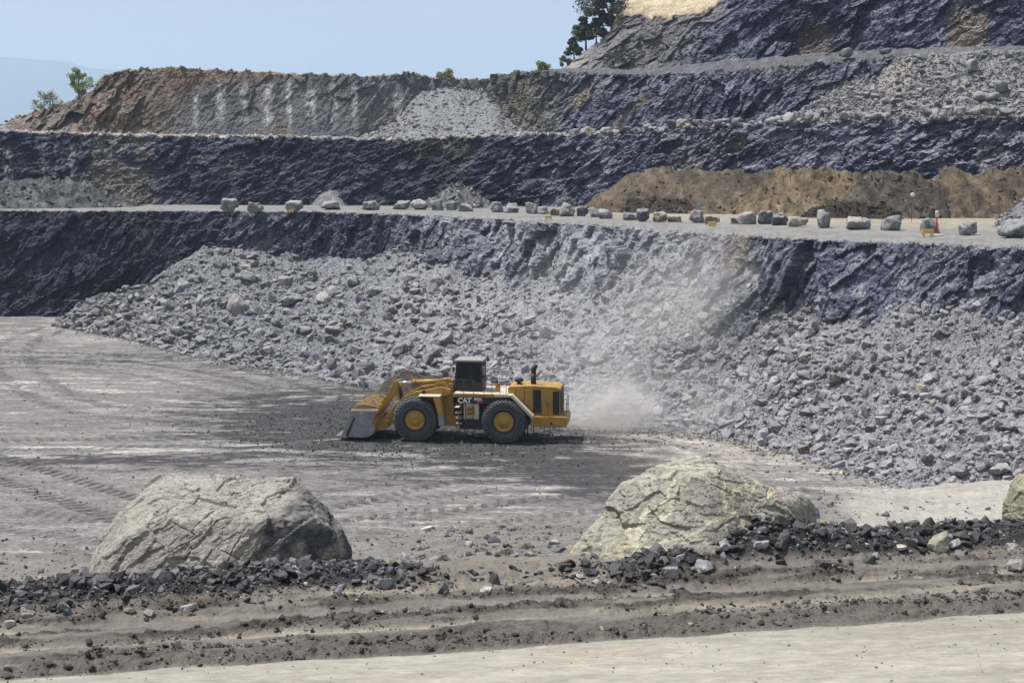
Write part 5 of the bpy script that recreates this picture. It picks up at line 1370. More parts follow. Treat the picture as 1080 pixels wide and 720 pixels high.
# spill guard: ribbed sheet rising from the back over the bucket mouth
sg = MB(); ysn = 64
roof = [(5.80, 2.30), (6.2, 2.42), (6.8, 2.50), (7.3, 2.44), (7.62, 2.30)]
prev = None
for j in range(ysn + 1):
    y = -BW + 2 * BW * j / ysn
    rib = .20 * (1 if (j % 8) in (1, 2, 3, 4) else 0)
    cur = [sg.bm.verts.new((x, y, z + rib)) for x, z in roof] + [sg.bm.verts.new((x, y, z - .05)) for x, z in roof[::-1]]
    if prev:
        for k in range(len(cur)):
            f_ = sg.bm.faces.new((prev[k], prev[(k + 1) % len(cur)], cur[(k + 1) % len(cur)], cur[k]))
            if k < 4 and (j % 8) not in (2, 3, 4): f_.material_index = 1  # gaps between ribs painted dark as shade, so the ribs show
    prev = cur
bmesh.ops.recalc_face_normals(sg.bm, faces=sg.bm.faces)
sgo = sg.build('spill_guard', M_YEL, bucket); sgo.data.materials.append(plain('rib_gap_shade', (.10, .065, .025), .9, var=.3, vscale=4))
for sd in (1, -1): MB().prism([(5.72, 2.22), (7.66, 2.22), (7.66, 2.36), (5.72, 2.40)], sd * (BW + .025) - .075, sd * (BW + .025) + .075, .015).build('rim_bar', M_DECK, bucket)
for sd in (1, -1): MB().prism([(5.9, 2.42), (6.75, 2.42), (6.3, 3.02)], sd * 1.36 - .06, sd * 1.36 + .06, .01).build('gusset', M_DECK, bucket)
for y in (1.24, -1.24):
    MB().prism([(5.2, 1.45), (5.65, 1.55), (6.05, 1.5), (6.1, .75), (5.6, .75), (5.25, .9)], y - .34, y - .22, .02).prism([(5.2, 1.45), (5.65, 1.55), (6.05, 1.5), (6.1, .75), (5.6, .75), (5.25, .9)], y + .22, y + .34, .02).build('bucket_bracket', M_YEL, bucket)

# --- front fenders
for sd in (1, -1):
    f = MB().prism([(1.35, 3.20), (2.9, 3.20), (2.9, 3.28), (1.35, 3.28)], sd * 1.15, sd * 2.28, .02) if sd > 0 else MB().prism([(1.35, 3.20), (2.9, 3.20), (2.9, 3.28), (1.35, 3.28)], -2.28, -1.15, .02)
    f.build('front_fender', M_DECK, L)
    MB().prism([(1.35, 3.20), (1.85, 3.20), (1.50, 1.95), (1.12, 1.95)], sd * 1.72 - .52, sd * 1.72 + .52, .02).build('fender_panel', M_YEL, L)
    MB().prism([(1.12, 1.94), (1.50, 1.94), (1.45, 1.15), (1.02, 1.15)], sd * 1.72 - .50, sd * 1.72 + .50, .02).build('mud_flap', M_WORN, L)

# --- articulation, hitch and rear frame
MB().box(-.2, .6, -.45, .45, 1.1, 1.5, .04).box(-.2, .6, -.45, .45, 2.2, 2.5, .04).tube([(.2, 0, .95), (.2, 0, 2.6)], .22, 14).build('hitch', M_YEL, L)
for sd in (1, -1): MB().prism([(.1, 1.0), (1.4, 1.0), (1.4, 1.65), (.1, 1.75)], sd * 1.075 - .125, sd * 1.075 + .125, .03).build('hitch_plate', M_YEL, L)
MB().box(-6.9, -.2, -.85, .85, 1.15, 2.0, .04).box(-3.2, -.3, -.8, .8, 2.0, 3.2, .04).build('rear_frame', M_BLK, L)
# hoses in the hitch gap
hs = MB()
for k in range(7):
    y = -.7 + k * .23
    hs.tube([(1.0, y, 2.2 + .1 * (k % 3)), (.5, y * 1.1, 2.0 + .12 * (k % 2)), (0, y * 1.2, 2.35), (-.4, y, 2.5)], .045, 6)
for k in range(5):
    y = -.6 + k * .3
    hs.tube([(1.25, y, 3.9), (.9, y * 1.1, 3.65), (.55, y, 3.1), (.35, y, 2.4)], .05, 6)
hs.build('hydraulic_hose', M_HOSE, L)

# --- deck, cab platform and side panels
MB().prism([(.42, 3.34), (.42, 3.46), (-3.40, 3.46), (-3.40, 3.34)], -2.02, 2.02, .015).build('deck', M_DECK, L)
for sd in (1, -1):
    MB().prism([(.45, 3.22), (.45, 3.44), (-3.15, 3.44), (-3.15, 3.22)], sd * 2.045 - .02, sd * 2.045 + .02, .008).build('deck_edge', M_YEL, L)
    MB().prism([(-2.5, 3.42), (-3.72, 3.42), (-5.22, 1.96), (-5.22, 1.78), (-5.12, 1.78), (-3.66, 3.26), (-2.5, 3.26)], sd * 1.70 - .42, sd * 1.70 + .42, .015).build('rear_fender', M_DECK, L)
    MB().prism([(.20, 2.74), (.20, 3.215), (-3.3, 3.215), (-3.3, 2.74)], sd * 1.94 - .04, sd * 1.94 + .04, .01).build('side_band', M_BLK, L)
side = [o for o in L.children if o.name.startswith('side_band')][0]
def lettering(body, h, x, y, z, mat, name='lettering', parent=None, squash=1.0, off=.012):
    cu = bpy.data.curves.new(name, 'FONT'); cu.body = body; cu.size = h * 1.42; cu.extrude = .006; cu.offset = off; cu.space_character = .95
    to = bpy.data.objects.new(name, cu); COL.objects.link(to)
    dg = bpy.context.evaluated_depsgraph_get()
    me = bpy.data.meshes.new_from_object(to.evaluated_get(dg)); bpy.data.objects.remove(to)
    me.materials.clear(); me.materials.append(mat)
    o = bpy.data.objects.new(name, me); COL.objects.link(o); o.parent = parent
    o.location = (x, y, z); o.rotation_euler = (R(90), 0, R(180)); o.scale = (squash, 1, 1)
    return o
lettering('CAT', .36, .12, 1.988, 2.80, M_LETTER, 'lettering', side, .98, .022)
MB().prism([(-.12, 2.772), (-.36, 2.772), (-.24, 2.93)], 1.982, 2.002).build('triangle_mark', M_ORANGE, side)
lettering('992K', .20, -1.02, 1.988, 2.97, M_LETTER, 'number_lettering', side, 1.0, .010)
MB().prism([(-1.15, 2.78), (-1.62, 2.78), (-1.72, 2.93), (-1.30, 2.93)], 1.982, 1.995).build('red_stripe', M_RED, side)

# tank and boxes below the band, on the visible side and the other
for sd in (1, -1):
    MB().box(-1.36, -.28, sd * 1.55 - .35, sd * 1.55 + .35, 1.62, 2.735, .04).build('side_tank', M_DECK, L)
    MB().box(-1.05, -.55, sd * 1.91, sd * 1.93, 1.95, 2.55, .006).build('tank_hatch', M_YEL, L)
    MB().box(-1.6, .05, sd * 1.45 - .35, sd * 1.45 + .35, .88, 1.60, .05).build('battery_box', M_BLK, L)
    MB().box(-1.36, -3.3, sd * 1.2 - .2, sd * 1.2 + .2, 2.2, 2.735, .03).build('frame_box', M_BLK, L)
ld = MB()
for xx in (-.42, -.98): ld.tube([(xx, 2.02, .62), (xx, 2.0, 1.62), (xx, 1.98, 2.7)], .022, 6)
for k in range(6): ld.box(-.98, -.42, 1.98, 2.09, .66 + .34 * k, .69 + .34 * k)
for k, (x_, z_) in enumerate(((.02, 1.25), (.06, 1.62), (.10, 2.0), (.16, 2.4))): ld.box(x_ - .16, x_ + .24, 1.30, 2.0, z_, z_ + .05)
ld.build('access_ladder', M_RAIL, L)
MB().box(-.14, .26, 1.3, 2.05, 1.67, 1.71).box(-.10, .30, 1.3, 2.05, 2.05, 2.09).box(-.02, .34, 1.3, 2.05, 2.44, 2.48).box(-.18, .24, 1.3, 2.05, 1.30, 1.34).build('step_plate', M_DECK, L)

# --- cab: dark frame, tinted panes, white roof, seat and driver's seat column
CX0, CX1, CY = -1.50, .52, .95
cf = MB().box(CX0, CX1, -CY, CY, 3.46, 4.12, .03)
for (x_, xt) in ((CX0 + .07, CX0 + .12), (CX1 - .07, CX1 - .20), (-.62, -.62)):
    for sd in (1, -1):
        cf.prism([(x_ - .07, 4.10), (x_ + .07, 4.10), (xt + .07, 5.50), (xt - .07, 5.50)], sd * (CY - .06) - .06, sd * (CY - .06) + .06)
cf.box(CX0, CX1 - .12, -CY, CY, 5.44, 5.56, .02).box(CX0 + .02, CX0 + .10, -CY + .1, CY - .1, 4.1, 4.5, .01)
cab = cf.build('cab', M_BLK, L)
gl = MB()
for sd in (1, -1): gl.prism([(CX0 + .12, 4.12), (CX1 - .10, 4.12), (CX1 - .22, 5.44), (CX0 + .18, 5.44)], sd * (CY - .05) - .008, sd * (CY - .05) + .008)
gl.prism([(CX1 - .07, 4.12), (CX1 - .05, 4.12), (CX1 - .19, 5.44), (CX1 - .21, 5.44)], -CY + .1, CY - .1).prism([(CX0 + .03, 4.5), (CX0 + .045, 4.5), (CX0 + .10, 5.44), (CX0 + .085, 5.44)], -CY + .1, CY - .1)
gl.build('cab_glass', M_GLASS, cab)
MB().prism([(CX0 - .08, 5.56), (CX1 + .02, 5.56), (CX1 - .06, 5.70), (CX0 - .02, 5.70)], -CY - .08, CY + .08, .05).build('cab_roof', M_ROOF, cab)
MB().box(-1.0, -.4, -.3, .3, 4.1, 4.25, .04).box(-1.05, -.88, -.3, .3, 4.2, 4.95, .04).box(-1.03, -.90, -.16, .16, 4.97, 5.2, .03).build('driver_seat', M_BLK, cab)
MB().tube([(.15, 0, 4.1), (-.05, 0, 4.6)], .05, 8).tube([(-.05 + .0, .2 * math.cos(a * .5236), 4.62 + .2 * math.sin(a * .5236)) for a in range(13)], .02, 6).build('steering_wheel', M_BLK, cab)
MB().box(-1.62, -1.52, 1.02, 1.22, 4.45, 4.72, .02).tube([(-1.5, .95, 4.6), (-1.57, 1.1, 4.6)], .02, 6).box(.5, .62, 1.02, 1.22, 4.85, 5.2, .02).tube([(.38, .95, 5.1), (.55, 1.1, 5.1)], .02, 6).build('mirror', M_BLK, cab)
for (x_, y_, z_) in ((CX0 - .14, .85, 5.5), (CX0 - .14, -.85, 5.5), (CX1 + .03, .8, 5.52), (CX1 + .03, -.8, 5.52)):
    MB().box(x_ - .09, x_ + .09, y_ - .11, y_ + .11, z_ - .09, z_ + .09, .03).build('work_lamp', M_BLK, cab)
MB().tube([(CX0 + .1, .7, 5.74), (CX0 + .06, .7, 6.25)], .012, 5).build('aerial', M_BLK, cab)

# --- hood, grilles, bumper
hood_poly = [(-3.34, 1.90), (-3.34, 3.84), (-3.55, 3.92), (-5.0, 3.99), (-6.7, 3.93), (-7.03, 3.82), (-7.05, 1.90)]
MB().prism(hood_poly, -1.30, 1.30, .05).build('engine_hood', M_YEL, L)
hd = [o for o in L.children if o.name.startswith('engine_hood')][0]
for sd in (1, -1):
    g = MB().box(-5.68, -5.12, sd * 1.315 - .012, sd * 1.315 + .012, 2.05, 3.72, .004)
    for k in range(12): g.box(-5.66, -5.14, sd * 1.335 - .01, sd * 1.335 + .01, 2.10 + k * .13, 2.15 + k * .13)
    g.build('side_grille', M_BLK, hd)
    MB().box(-6.98, -6.52, sd * 1.315 - .012, sd * 1.315 + .012, 1.98, 3.62, .004).build('corner_grille', M_BLK, hd)
    hn = MB()
    for x_ in (-3.9, -4.5): hn.box(x_ - .02, x_ + .02, sd * 1.31 - .01, sd * 1.31 + .01, 2.0, 3.76)
    hn.build('hood_seam', M_BLK, hd)
rg_ = MB().box(-7.08, -7.055, -1.15, 1.15, 1.98, 3.60, .004)
for k in range(12): rg_.box(-7.11, -7.085, -1.1, 1.1, 2.03 + k * .125, 2.09 + k * .125)
rg_.build('radiator_grille', M_BLK, hd)
MB().prism([(-4.95, 1.20), (-4.95, 1.88), (-7.45, 1.88), (-7.55, 1.70), (-7.50, 1.12), (-5.3, 1.12)], -1.62, 1.62, .05).build('bumper', M_YEL, L)
bp_ = [o for o in L.children if o.name.startswith('bumper')][0]
for sd in (1, -1): MB().tube([(-6.45, sd * 1.61, 1.38), (-6.45, sd * 1.635, 1.38)], .09, 14).build('tie_down_eye', M_BLK, bp_)
MB().tube([(-5.05, .35, 3.9), (-5.05, .35, 4.75)], .20, 14).tube([(-5.05, .35, 4.70), (-5.05, .35, 5.0), (-5.20, .35, 5.36)], .19, 14).build('exhaust_stack', M_BLK, hd)
MB().lathe([(.14, -.1), (.14, .16), (.30, .20), (.30, .40), (.2, .46)], (0, 0, 0), 18).build('air_cleaner', M_BLK, hd)
ac = [o for o in hd.children if o.name.startswith('air_cleaner')][0]; ac.rotation_euler = (R(90), 0, 0); ac.location = (-4.0, .2, 3.92)
MB().tube([(-4.2, .7, 3.9), (-4.2, .7, 4.2)], .06, 8).build('cap', M_BLK, hd)
MB().box(-2.72, -2.42, .7, 1.0, 3.46, 4.08, .02).build('deck_box', M_YEL, L)
MB().tube([(-2.50, .85, 4.08), (-2.50, .85, 4.28)], .09, 10).build('beacon', M_BLK, L)
# handrails
for pts_, h_ in (([(-1.75, 1.95, 3.46), (-2.3, 1.95, 3.46), (-2.85, 1.95, 3.46), (-3.3, 1.95, 3.46)], 1.05), ([(-1.75, -1.95, 3.46), (-2.5, -1.95, 3.46), (-3.3, -1.95, 3.46)], 1.05),
                 ([(.35, 1.95, 3.46), (-.3, 1.95, 3.46), (-1.0, 1.95, 3.46)], .95), ([(-7.3, 1.5, 1.88), (-7.45, .9, 1.88), (-7.45, -.9, 1.88), (-7.3, -1.5, 1.88)], 1.15)):
    MB().rail(pts_, h_).build('handrail', M_RAIL, L)
MB().tube([(-5.75, 1.55, 1.88), (-5.75, 1.55, 2.95), (-6.2, 1.55, 2.95), (-6.2, 1.55, 1.88)], .022, 6).build('grab_rail', M_RAIL, L)
MB().tube([(-3.95, 1.4, 3.3), (-5.0, 1.4, 2.3), (-5.05, 1.4, 1.9)], .022, 6).build('grab_rail', M_RAIL, L)
rld = MB()
for (xa, zb) in ((-5.95, .55), (-6.35, .55)): rld.tube([(xa, 1.66, 1.3), (xa, 1.72, zb)], .024, 6)
for k in range(3): rld.box(-6.35, -5.95, 1.62, 1.76, .56 + .28 * k, .59 + .28 * k)
for (xa, zb) in ((-6.6, .95), (-7.05, .95)): rld.tube([(xa, 1.64, 1.3), (xa, 1.68, zb)], .022, 6)
rld.box(-7.05, -6.6, 1.60, 1.72, .95, .98).tube([(-5.15, 1.5, 1.8), (-5.2, 1.55, .45)], .035, 6).tube([(-4.8, 1.5, 1.8), (-4.75, 1.6, .25)], .05, 6)
rld.build('rear_ladder', M_RAIL, L)
MB().box(-7.1, -6.95, -1.1, -.9, 3.5, 3.65, .02).box(-7.1, -6.95, .9, 1.1, 3.5, 3.65, .02).build('tail_lamp', M_RED, L)
for sd in (1, -1): MB().box(2.55, 2.75, sd * 1.35 - .15, sd * 1.35 + .15, 3.30, 3.55, .03).build('headlight', M_BLK, L)

# --- the driver, seen dimly through the glass
def person(name, label, joints, edges, radii, mat_skin, mat_cloth, parent=None):
    me = bpy.data.meshes.new(name); me.from_pydata(joints, edges, [])
    o = bpy.data.objects.new(name, me); COL.objects.link(o)
    sk = o.modifiers.new('skin', 'SKIN'); o.modifiers.new('sub', 'SUBSURF').levels = 2; o.modifiers['sub'].render_levels = 2
    for i, r_ in enumerate(radii): me.skin_vertices[0].data[i].radius = (r_, r_)
    me.skin_vertices[0].data[0].use_root = True
    dg = bpy.context.evaluated_depsgraph_get()
    m2_ = bpy.data.meshes.new_from_object(o.evaluated_get(dg)); bpy.data.objects.remove(o)
    m2_.materials.clear(); m2_.materials.append(mat_cloth)
    p = bpy.data.objects.new(name, m2_); COL.objects.link(p)
    for f in m2_.polygons: f.use_smooth = True
    return tag(p, label, 'person')
M_SHIRT = plain('pale_shirt', (.55, .56, .55), .8, var=.06); M_SKIN = plain('skin', (.42, .26, .19), .6, var=.05)
J = [(-.62, 0, 4.33), (-.72, 0, 4.58), (-.78, 0, 4.82), (-.76, 0, 4.93), (-.74, 0, 5.06), (-.73, 0, 5.17),
     (-.76, .20, 4.80), (-.60, .27, 4.56), (-.30, .20, 4.60), (-.16, .17, 4.66), (-.76, -.20, 4.80), (-.60, -.27, 4.56), (-.30, -.20, 4.60), (-.16, -.17, 4.66),
     (-.55, .11, 4.34), (-.15, .14, 4.36), (-.05, .14, 4.20), (-.55, -.11, 4.34), (-.15, -.14, 4.36), (-.05, -.14, 4.20)]
E = [(0, 1), (1, 2), (2, 3), (3, 4), (4, 5), (2, 6), (6, 7), (7, 8), (8, 9), (2, 10), (10, 11), (11, 12), (12, 13), (0, 14), (14, 15), (15, 16), (0, 17), (17, 18), (18, 19)]
RR = [.15, .15, .15, .06, .10, .075, .07, .055, .045, .04, .07, .055, .045, .04, .09, .075, .06, .09, .075, .06]
drv = person('person', 'driver in a pale shirt sitting behind the dark cab glass of the yellow loader', J, E, RR, M_SKIN, M_SHIRT)
drv.matrix_world = Matrix.Translation(LOADER.location) @ Matrix.Rotation(LOADER.rotation_euler.z, 4, 'Z')
hb, hf_ = ico(3)
hv = hb * np.array((.105, .085, .12)) + np.array((-.735, 0, 5.13))
mesh_np('hair', hv[:, :] + np.array((-.02, 0, .02)), hf_, M_BLK, None, True, drv)
# ------------------------------------------------------------------ small brown mound behind the bucket
mx = np.linspace(-5.2, 5.2, 90); my = np.linspace(-4, 4, 70); MX, MY = np.meshgrid(mx, my)
cxm, czm = at_depth(437, 410, 118.0)
hm = 2.0 * np.exp(-((MX + .3) / 2.3) ** 2 - (MY / 1.9) ** 2) + .75 * np.exp(-((MX + 1.9) / 1.5) ** 2 - (MY / 1.6) ** 2) + .9 * np.exp(-((MX - 2.2) / 1.3) ** 2 - (MY / 1.5) ** 2) - .12
hm = hm + .5 * fbm2(MX * .9, MY * .9, 5, 901) * smooth(0, .6, hm)
Tm = np.zeros((*MX.shape, 4)); Tm[..., :3] = mix(np.broadcast_to(np.array((.065, .054, .044)), (*MX.shape, 3)), np.array((.12, .104, .086)), smooth(-.2, .4, fbm2(MX, MY, 4, 902)))
tag(grid('dirt_mound', np.stack([MX + float(cxm), MY + 119.0, hm], -1), Tm, M_HEAP), 'small brown dirt mound on the pit floor behind the loader bucket', 'dirt mound')

# ------------------------------------------------------------------ marker posts and yellow blocks on the bench road
def post(pxv, py0, py1, w, label, red, Yback=0.0):
    X, Y = at_height(pxv, py1, H1 + .12); X, Y = float(X) , float(Y) + Yback
    h = (py1 - py0) * Y / F; r = w * Y / F / 2
    root = empty('marker_post', (X, Y, H1 + .05))
    tag(root, label, 'marker post')
    MB().tube([(0, 0, 0), (0, 0, h * (.70 if red else .5))], r * .6, 10).build('pole', M_RED if red else M_WHITE, root)
    MB().tube([(0, 0, h * (.70 if red else .5)), (0, 0, h * .97), (0, 0, h)], r, 10).build('reflector', M_WHITE, root)
    MB().lathe([(r * 2.2, 0), (r * 2.0, .08), (r, .12)], (0, 0, 0), 14).build('foot', M_BLK, root).rotation_euler = (R(90), 0, 0)
post(987.5, 221.5, 245, 3.4, 'red post with a white reflector head beside the striped grey boulder', True, 0)
post(717, 213.5, 222, 2.0, 'thin white post in front of the low dark dirt ridge', False, 0)
post(631.5, 212, 220.5, 1.6, 'short white post at the foot of the smooth brown heap', False, 0)
# round sign behind the red post
X, Y = at_height(983, 238, H1 + .1); root = empty('round_sign', (float(X), float(Y) + 7, H1 + .05)); tag(root, 'small white round sign on a dark stick before the dark earth heap', 'sign')
MB().tube([(0, 0, 0), (0, 0, 2.75)], .022, 8).build('pole', M_RAIL, root)
MB().lathe([(.05, .0), (.22, .0), (.22, .04), (.05, .04)], (0, -.05, 2.85), 24).build('disc', M_WHITE, root)
M_YBLK = plain('faded_yellow_paint', (.62, .40, .09), .7, var=.15, dust=.25, dustcol=(.45, .40, .32))
def marker(pxv, pyv, wpx, hpx, label, legs):
    X, Y = at_height(pxv, pyv, H1); X, Y = float(X), float(Y) + .1
    w_, h_ = wpx * Y / F, hpx * Y / F
    root = empty('road_marker', (X, Y, H1 + .0)); tag(root, label, 'road marker')
    MB().box(-w_ / 2, w_ / 2, -.12, .12, h_ * (.45 if legs else .18), h_, .02).build('board', M_YBLK, root)
    for sx_ in (-1, 1): MB().box(sx_ * w_ * .36 - .06, sx_ * w_ * .36 + .06, -.2, .2, -.05, h_ * (.5 if legs else .2), .01).build('leg', M_YBLK, root)
marker(978.5, 250, 12, 8, 'yellow trestle marker beneath the striped grey boulder', True)
marker(751, 239.5, 8, 5.5, 'yellow block marker in front of the flat brown boulder', False)
marker(578.5, 232.5, 7, 5, 'yellow trestle marker below the white topped slab boulder', True)
marker(307, 224.2, 5, 3, 'small yellow marker before the squarish pale boulder at the dark end', False)
# a white and black striped bar lying by the trestle
X, Y = at_height(989, 250, H1); ln = MB().tube([(-.55, 0, .1), (.55, .1, .1)], .07, 8).build('striped_bar', M_WHITE); ln.location = (float(X), float(Y) + .2, H1 + .04); tag(ln, 'white bar lying on the road edge beside the yellow trestle marker', 'bar')

# ------------------------------------------------------------------ trees
def leaf_mat(name, col):
    m, nt, b = new_mat(name)
    at = N(nt, 'ShaderNodeAttribute', attribute_name='tint')
    cm = N(nt, 'ShaderNodeVectorMath', operation='MULTIPLY'); cm.inputs[0].default_value = col; nt.links.new(at.outputs['Color'], cm.inputs[1])
    nt.links.new(cm.outputs[0], b.inputs['Base Color']); b.inputs['Roughness'].default_value = .65
    b.inputs['Transmission Weight'].default_value = 0.0
    return m
M_NEEDLE = leaf_mat('pine_needles', (.05, .08, .048)); M_LEAF = leaf_mat('green_leaves', (.17, .28, .05)); M_LEAFD = leaf_mat('dry_green_leaves', (.15, .19, .055))
M_BARK = plain('bark', (.075, .055, .04), .9, var=.3, vscale=4)
def leaf_cloud(name, centers, radii, n_each, size, mat, parent, seed, flat=.6):
    rg = np.random.default_rng(seed); Vs, Ts = [], []
    for c_, r_, n in zip(centers, radii, n_each):
        d = rg.normal(size=(n, 3)); d /= np.linalg.norm(d, axis=1)[:, None]; d *= (rg.random(n) ** .45)[:, None]
        p = np.array(c_) + d * np.array((r_, r_, r_ * flat))
        a = rg.normal(size=(n, 3)); a /= np.linalg.norm(a, axis=1)[:, None]; b = np.cross(a, rg.normal(size=(n, 3))); b /= np.linalg.norm(b, axis=1)[:, None]
        s = (size * (.6 + .8 * rg.random(n)))[:, None]
        Vs.append(np.stack([p - a * s, p + b * s * .45, p + a * s, p - b * s * .45], 1).reshape(-1, 3))
        tn = np.repeat((.55 + .9 * rg.random(n)), 4); hue = np.repeat(rg.random(n), 4)
        Ts.append(np.stack([tn * (.9 + .5 * hue), tn, tn * (1.1 - .4 * hue), np.zeros_like(tn)], 1))
    V = np.concatenate(Vs); return mesh_np(name, V, np.arange(len(V)).reshape(-1, 4), mat, np.concatenate(Ts), False, parent)
def ground_top(pxv, k):
    e_ = P[start[k]]
    return float(np.interp(pxv, px, e_[:, 1])), float(np.interp(pxv, px, e_[:, 2]))
def tree(name, label, cat, pxv, pyb, pyt, wpx, Y, mat, seed, kind, lean=0.0, group=None):
    X, Z = at_depth(pxv, pyb, Y); h = (pyb - pyt) * Y / F; w_ = wpx * Y / F
    rg = random.Random(seed); root = empty(name, (float(X), Y, float(Z) - .3)); tag(root, label, cat, group)
    t = MB(); cs, rs, ns = [], [], []
    if kind == 'bush':
        for k in range(7):
            a = rg.uniform(0, 6.28); e = (math.cos(a) * w_ * .32 * rg.random(), math.sin(a) * w_ * .3, h * rg.uniform(.4, .8)); t.tube([(0, 0, 0), (e[0] * .5, e[1] * .5, e[2] * .6), e], .05, 5, .02)
        for k in range(16):
            f = rg.uniform(-.5, .5); zz = h * (.15 + rg.random() * (.85 - 1.3 * abs(f)))
            cs.append((f * w_ * .8, rg.uniform(-.4, .4) * w_ * .8, max(.2, zz))); rs.append(w_ * rg.uniform(.10, .2)); ns.append(110)
        t.build('stem', M_BARK, root); leaf_cloud('foliage', cs, rs, ns, .13, mat, root, seed, .8); return root
    ltop = Vector((lean * h, 0, h * .97)); pts = [Vector((0, 0, 0)), Vector((lean * h * .2 + rg.uniform(-.1, .1), 0, h * .3)), Vector((lean * h * .6, .1, h * .65)), ltop]
    t.tube(pts, .028 * h + .04, 8, .03)
    def on(f):
        f *= 3; i = min(int(f), 2); return pts[i].lerp(pts[i + 1], f - i)
    nb = 20 if kind == 'pine' else 16
    for k in range(nb):
        f = (.34 if kind == 'pine' else .22) + .64 * k / (nb - 1) + rg.uniform(-.03, .03); b0 = on(min(f, .99)); a = k * 2.4 + rg.uniform(-.4, .4)
        prof = (1.05 - .85 * max(0, (f - .35)) / .65) * rg.choice((.55, .8, 1, 1.1)) if kind == 'pine' else (.55 + .6 * math.sin(math.pi * min(1, f * 1.05))) * rg.choice((.6, .9, 1.15))
        ln_ = w_ * .5 * prof * rg.uniform(.65, 1.1); up = .25 if kind == 'pine' else .75
        e = b0 + Vector((math.cos(a) * ln_, math.sin(a) * ln_, ln_ * up * rg.uniform(.3, 1)))
        t.tube([b0, b0.lerp(e, .55) + Vector((0, 0, -.03 * ln_)), e], .012 * h * (1 - f) + .03, 5, .015)
        for q in (.55, .8, 1.0):
            c_ = b0.lerp(e, q) + Vector((0, 0, .12)); cs.append(tuple(c_)); rs.append(max(.30, ln_ * rg.uniform(.26, .46)) if kind == 'pine' else max(.30, ln_ * rg.uniform(.25, .5))); ns.append(125 if kind == 'pine' else 60)
    cs.append(tuple(ltop)); rs.append(w_ * .12); ns.append(110)
    t.build('trunk', M_BARK, root); leaf_cloud('crown', cs, rs, ns, .20 if kind == 'pine' else .15, mat, root, seed, .7 if kind == 'pine' else .9)
    return root
def yz(pxv): return ground_top(pxv, 7)[0] + 1.5
GT = 'trees on the top edge of the quarry'
tree('pine_tree', 'tall dark pine leaning out from the top edge, largest of the pines', 'tree', 646, 28, -16, 60, yz(646) + 1, M_NEEDLE, 1, 'pine', -.32, GT)
tree('pine_tree', 'slim dark pine with a bare lower trunk below the largest pine', 'tree', 618, 51, 18, 32, yz(618) + 1, M_NEEDLE, 2, 'pine', -.10, GT)
tree('pine_tree', 'small dark pine between the slim pine and the largest one', 'tree', 629, 44, 22, 24, yz(627) + 2, M_NEEDLE, 3, 'pine', .0, GT)
tree('pine_tree', 'tiny bushy pine on the steep top edge below the slim pine', 'tree', 606, 63, 40, 22, yz(606) + 1, M_NEEDLE, 4, 'pine', -.1, GT)
tree('pine_tree', 'dark pine half hidden behind the largest pine at the cliff edge', 'tree', 638, 38, 0, 34, yz(638) + 3, M_NEEDLE, 14, 'pine', -.2, GT)
tree('shrub', 'low dark green shrub lowest on the steep top edge under the pines', 'shrub', 599, 69, 52, 20, yz(599) + 1, M_NEEDLE, 5, 'bush', 0)
tree('young_tree', 'single green young tree on the left shoulder of the upper face', 'tree', 83, 106, 73, 21, ground_top(83, 5)[0] + 2.0, M_LEAF, 6, 'leafy', 0.02)
tree('bush', 'round green bush beside the young tree on the upper shoulder', 'bush', 52, 115, 92, 34, ground_top(52, 5)[0] + 2.0, M_LEAFD, 7, 'bush')
tree('bush', 'low olive bush on the dirt hump above the notch rubble', 'bush', 469, 82, 67.5, 24, ground_top(469, 5)[0] + 2.0, M_LEAFD, 8, 'bush')
tree('young_tree', 'little green sapling alone on the rim beyond the notch', 'tree', 572, 78, 64.5, 11, ground_top(572, 5)[0] + 1.5, M_LEAF, 9, 'leafy')
# dry scrub along the upper rims
rgs = np.random.default_rng(61); cs, rs, ns = [], [], []
for _ in range(150):
    p_ = rgs.uniform(12, 590); y_, z_ = ground_top(p_, 5); y_ += rgs.uniform(.6, 4.5); r_ = rgs.uniform(.15, .42)
    cs.append((y_ * (p_ - 540) / F, y_, z_ + r_ * .35)); rs.append(r_); ns.append(26)
for _ in range(70):
    p_ = rgs.uniform(594, 660); y_, z_ = ground_top(p_, 7); y_ += rgs.uniform(.3, 3.0); r_ = rgs.uniform(.15, .4)
    cs.append((y_ * (p_ - 540) / F, y_, z_ + r_ * .35)); rs.append(r_); ns.append(26)
tag(leaf_cloud('rim_scrub', cs, rs, ns, .13, leaf_mat('dry_scrub', (.12, .11, .05)), None, 62, .7), kind='stuff')
# grass tuft by the broad boulder
rg = np.random.default_rng(5); n = 260
gX, gZ = at_depth(93, 596, 14.6)
bX = rg.normal(0, .10, n); bY = rg.normal(0, .15, n); hh_ = .06 + .10 * rg.random(n); lx = rg.normal(0, .05, n); ly = rg.normal(0, .05, n)
Vg = np.stack([np.stack([bX - .004, bY, 0 * bX], 1), np.stack([bX + .004, bY, 0 * bX], 1), np.stack([bX + lx, bY + ly, hh_], 1)], 1).reshape(-1, 3)
Tg_ = np.repeat(np.stack([.6 + rg.random(n), .6 + .5 * rg.random(n), .3 + .3 * rg.random(n), 0 * bX], 1), 3, 0)
go = mesh_np('grass_tuft', Vg, np.arange(3 * n).reshape(-1, 3), leaf_mat('dry_grass', (.19, .18, .065)), Tg_)
go.location = (float(gX), 14.6, float(ground_at(np.array([float(gX)]), np.array([14.6]))[0]) - .01); tag(go, 'dry yellowish grass tuft at the foot of the broad buff boulder', 'grass tuft')

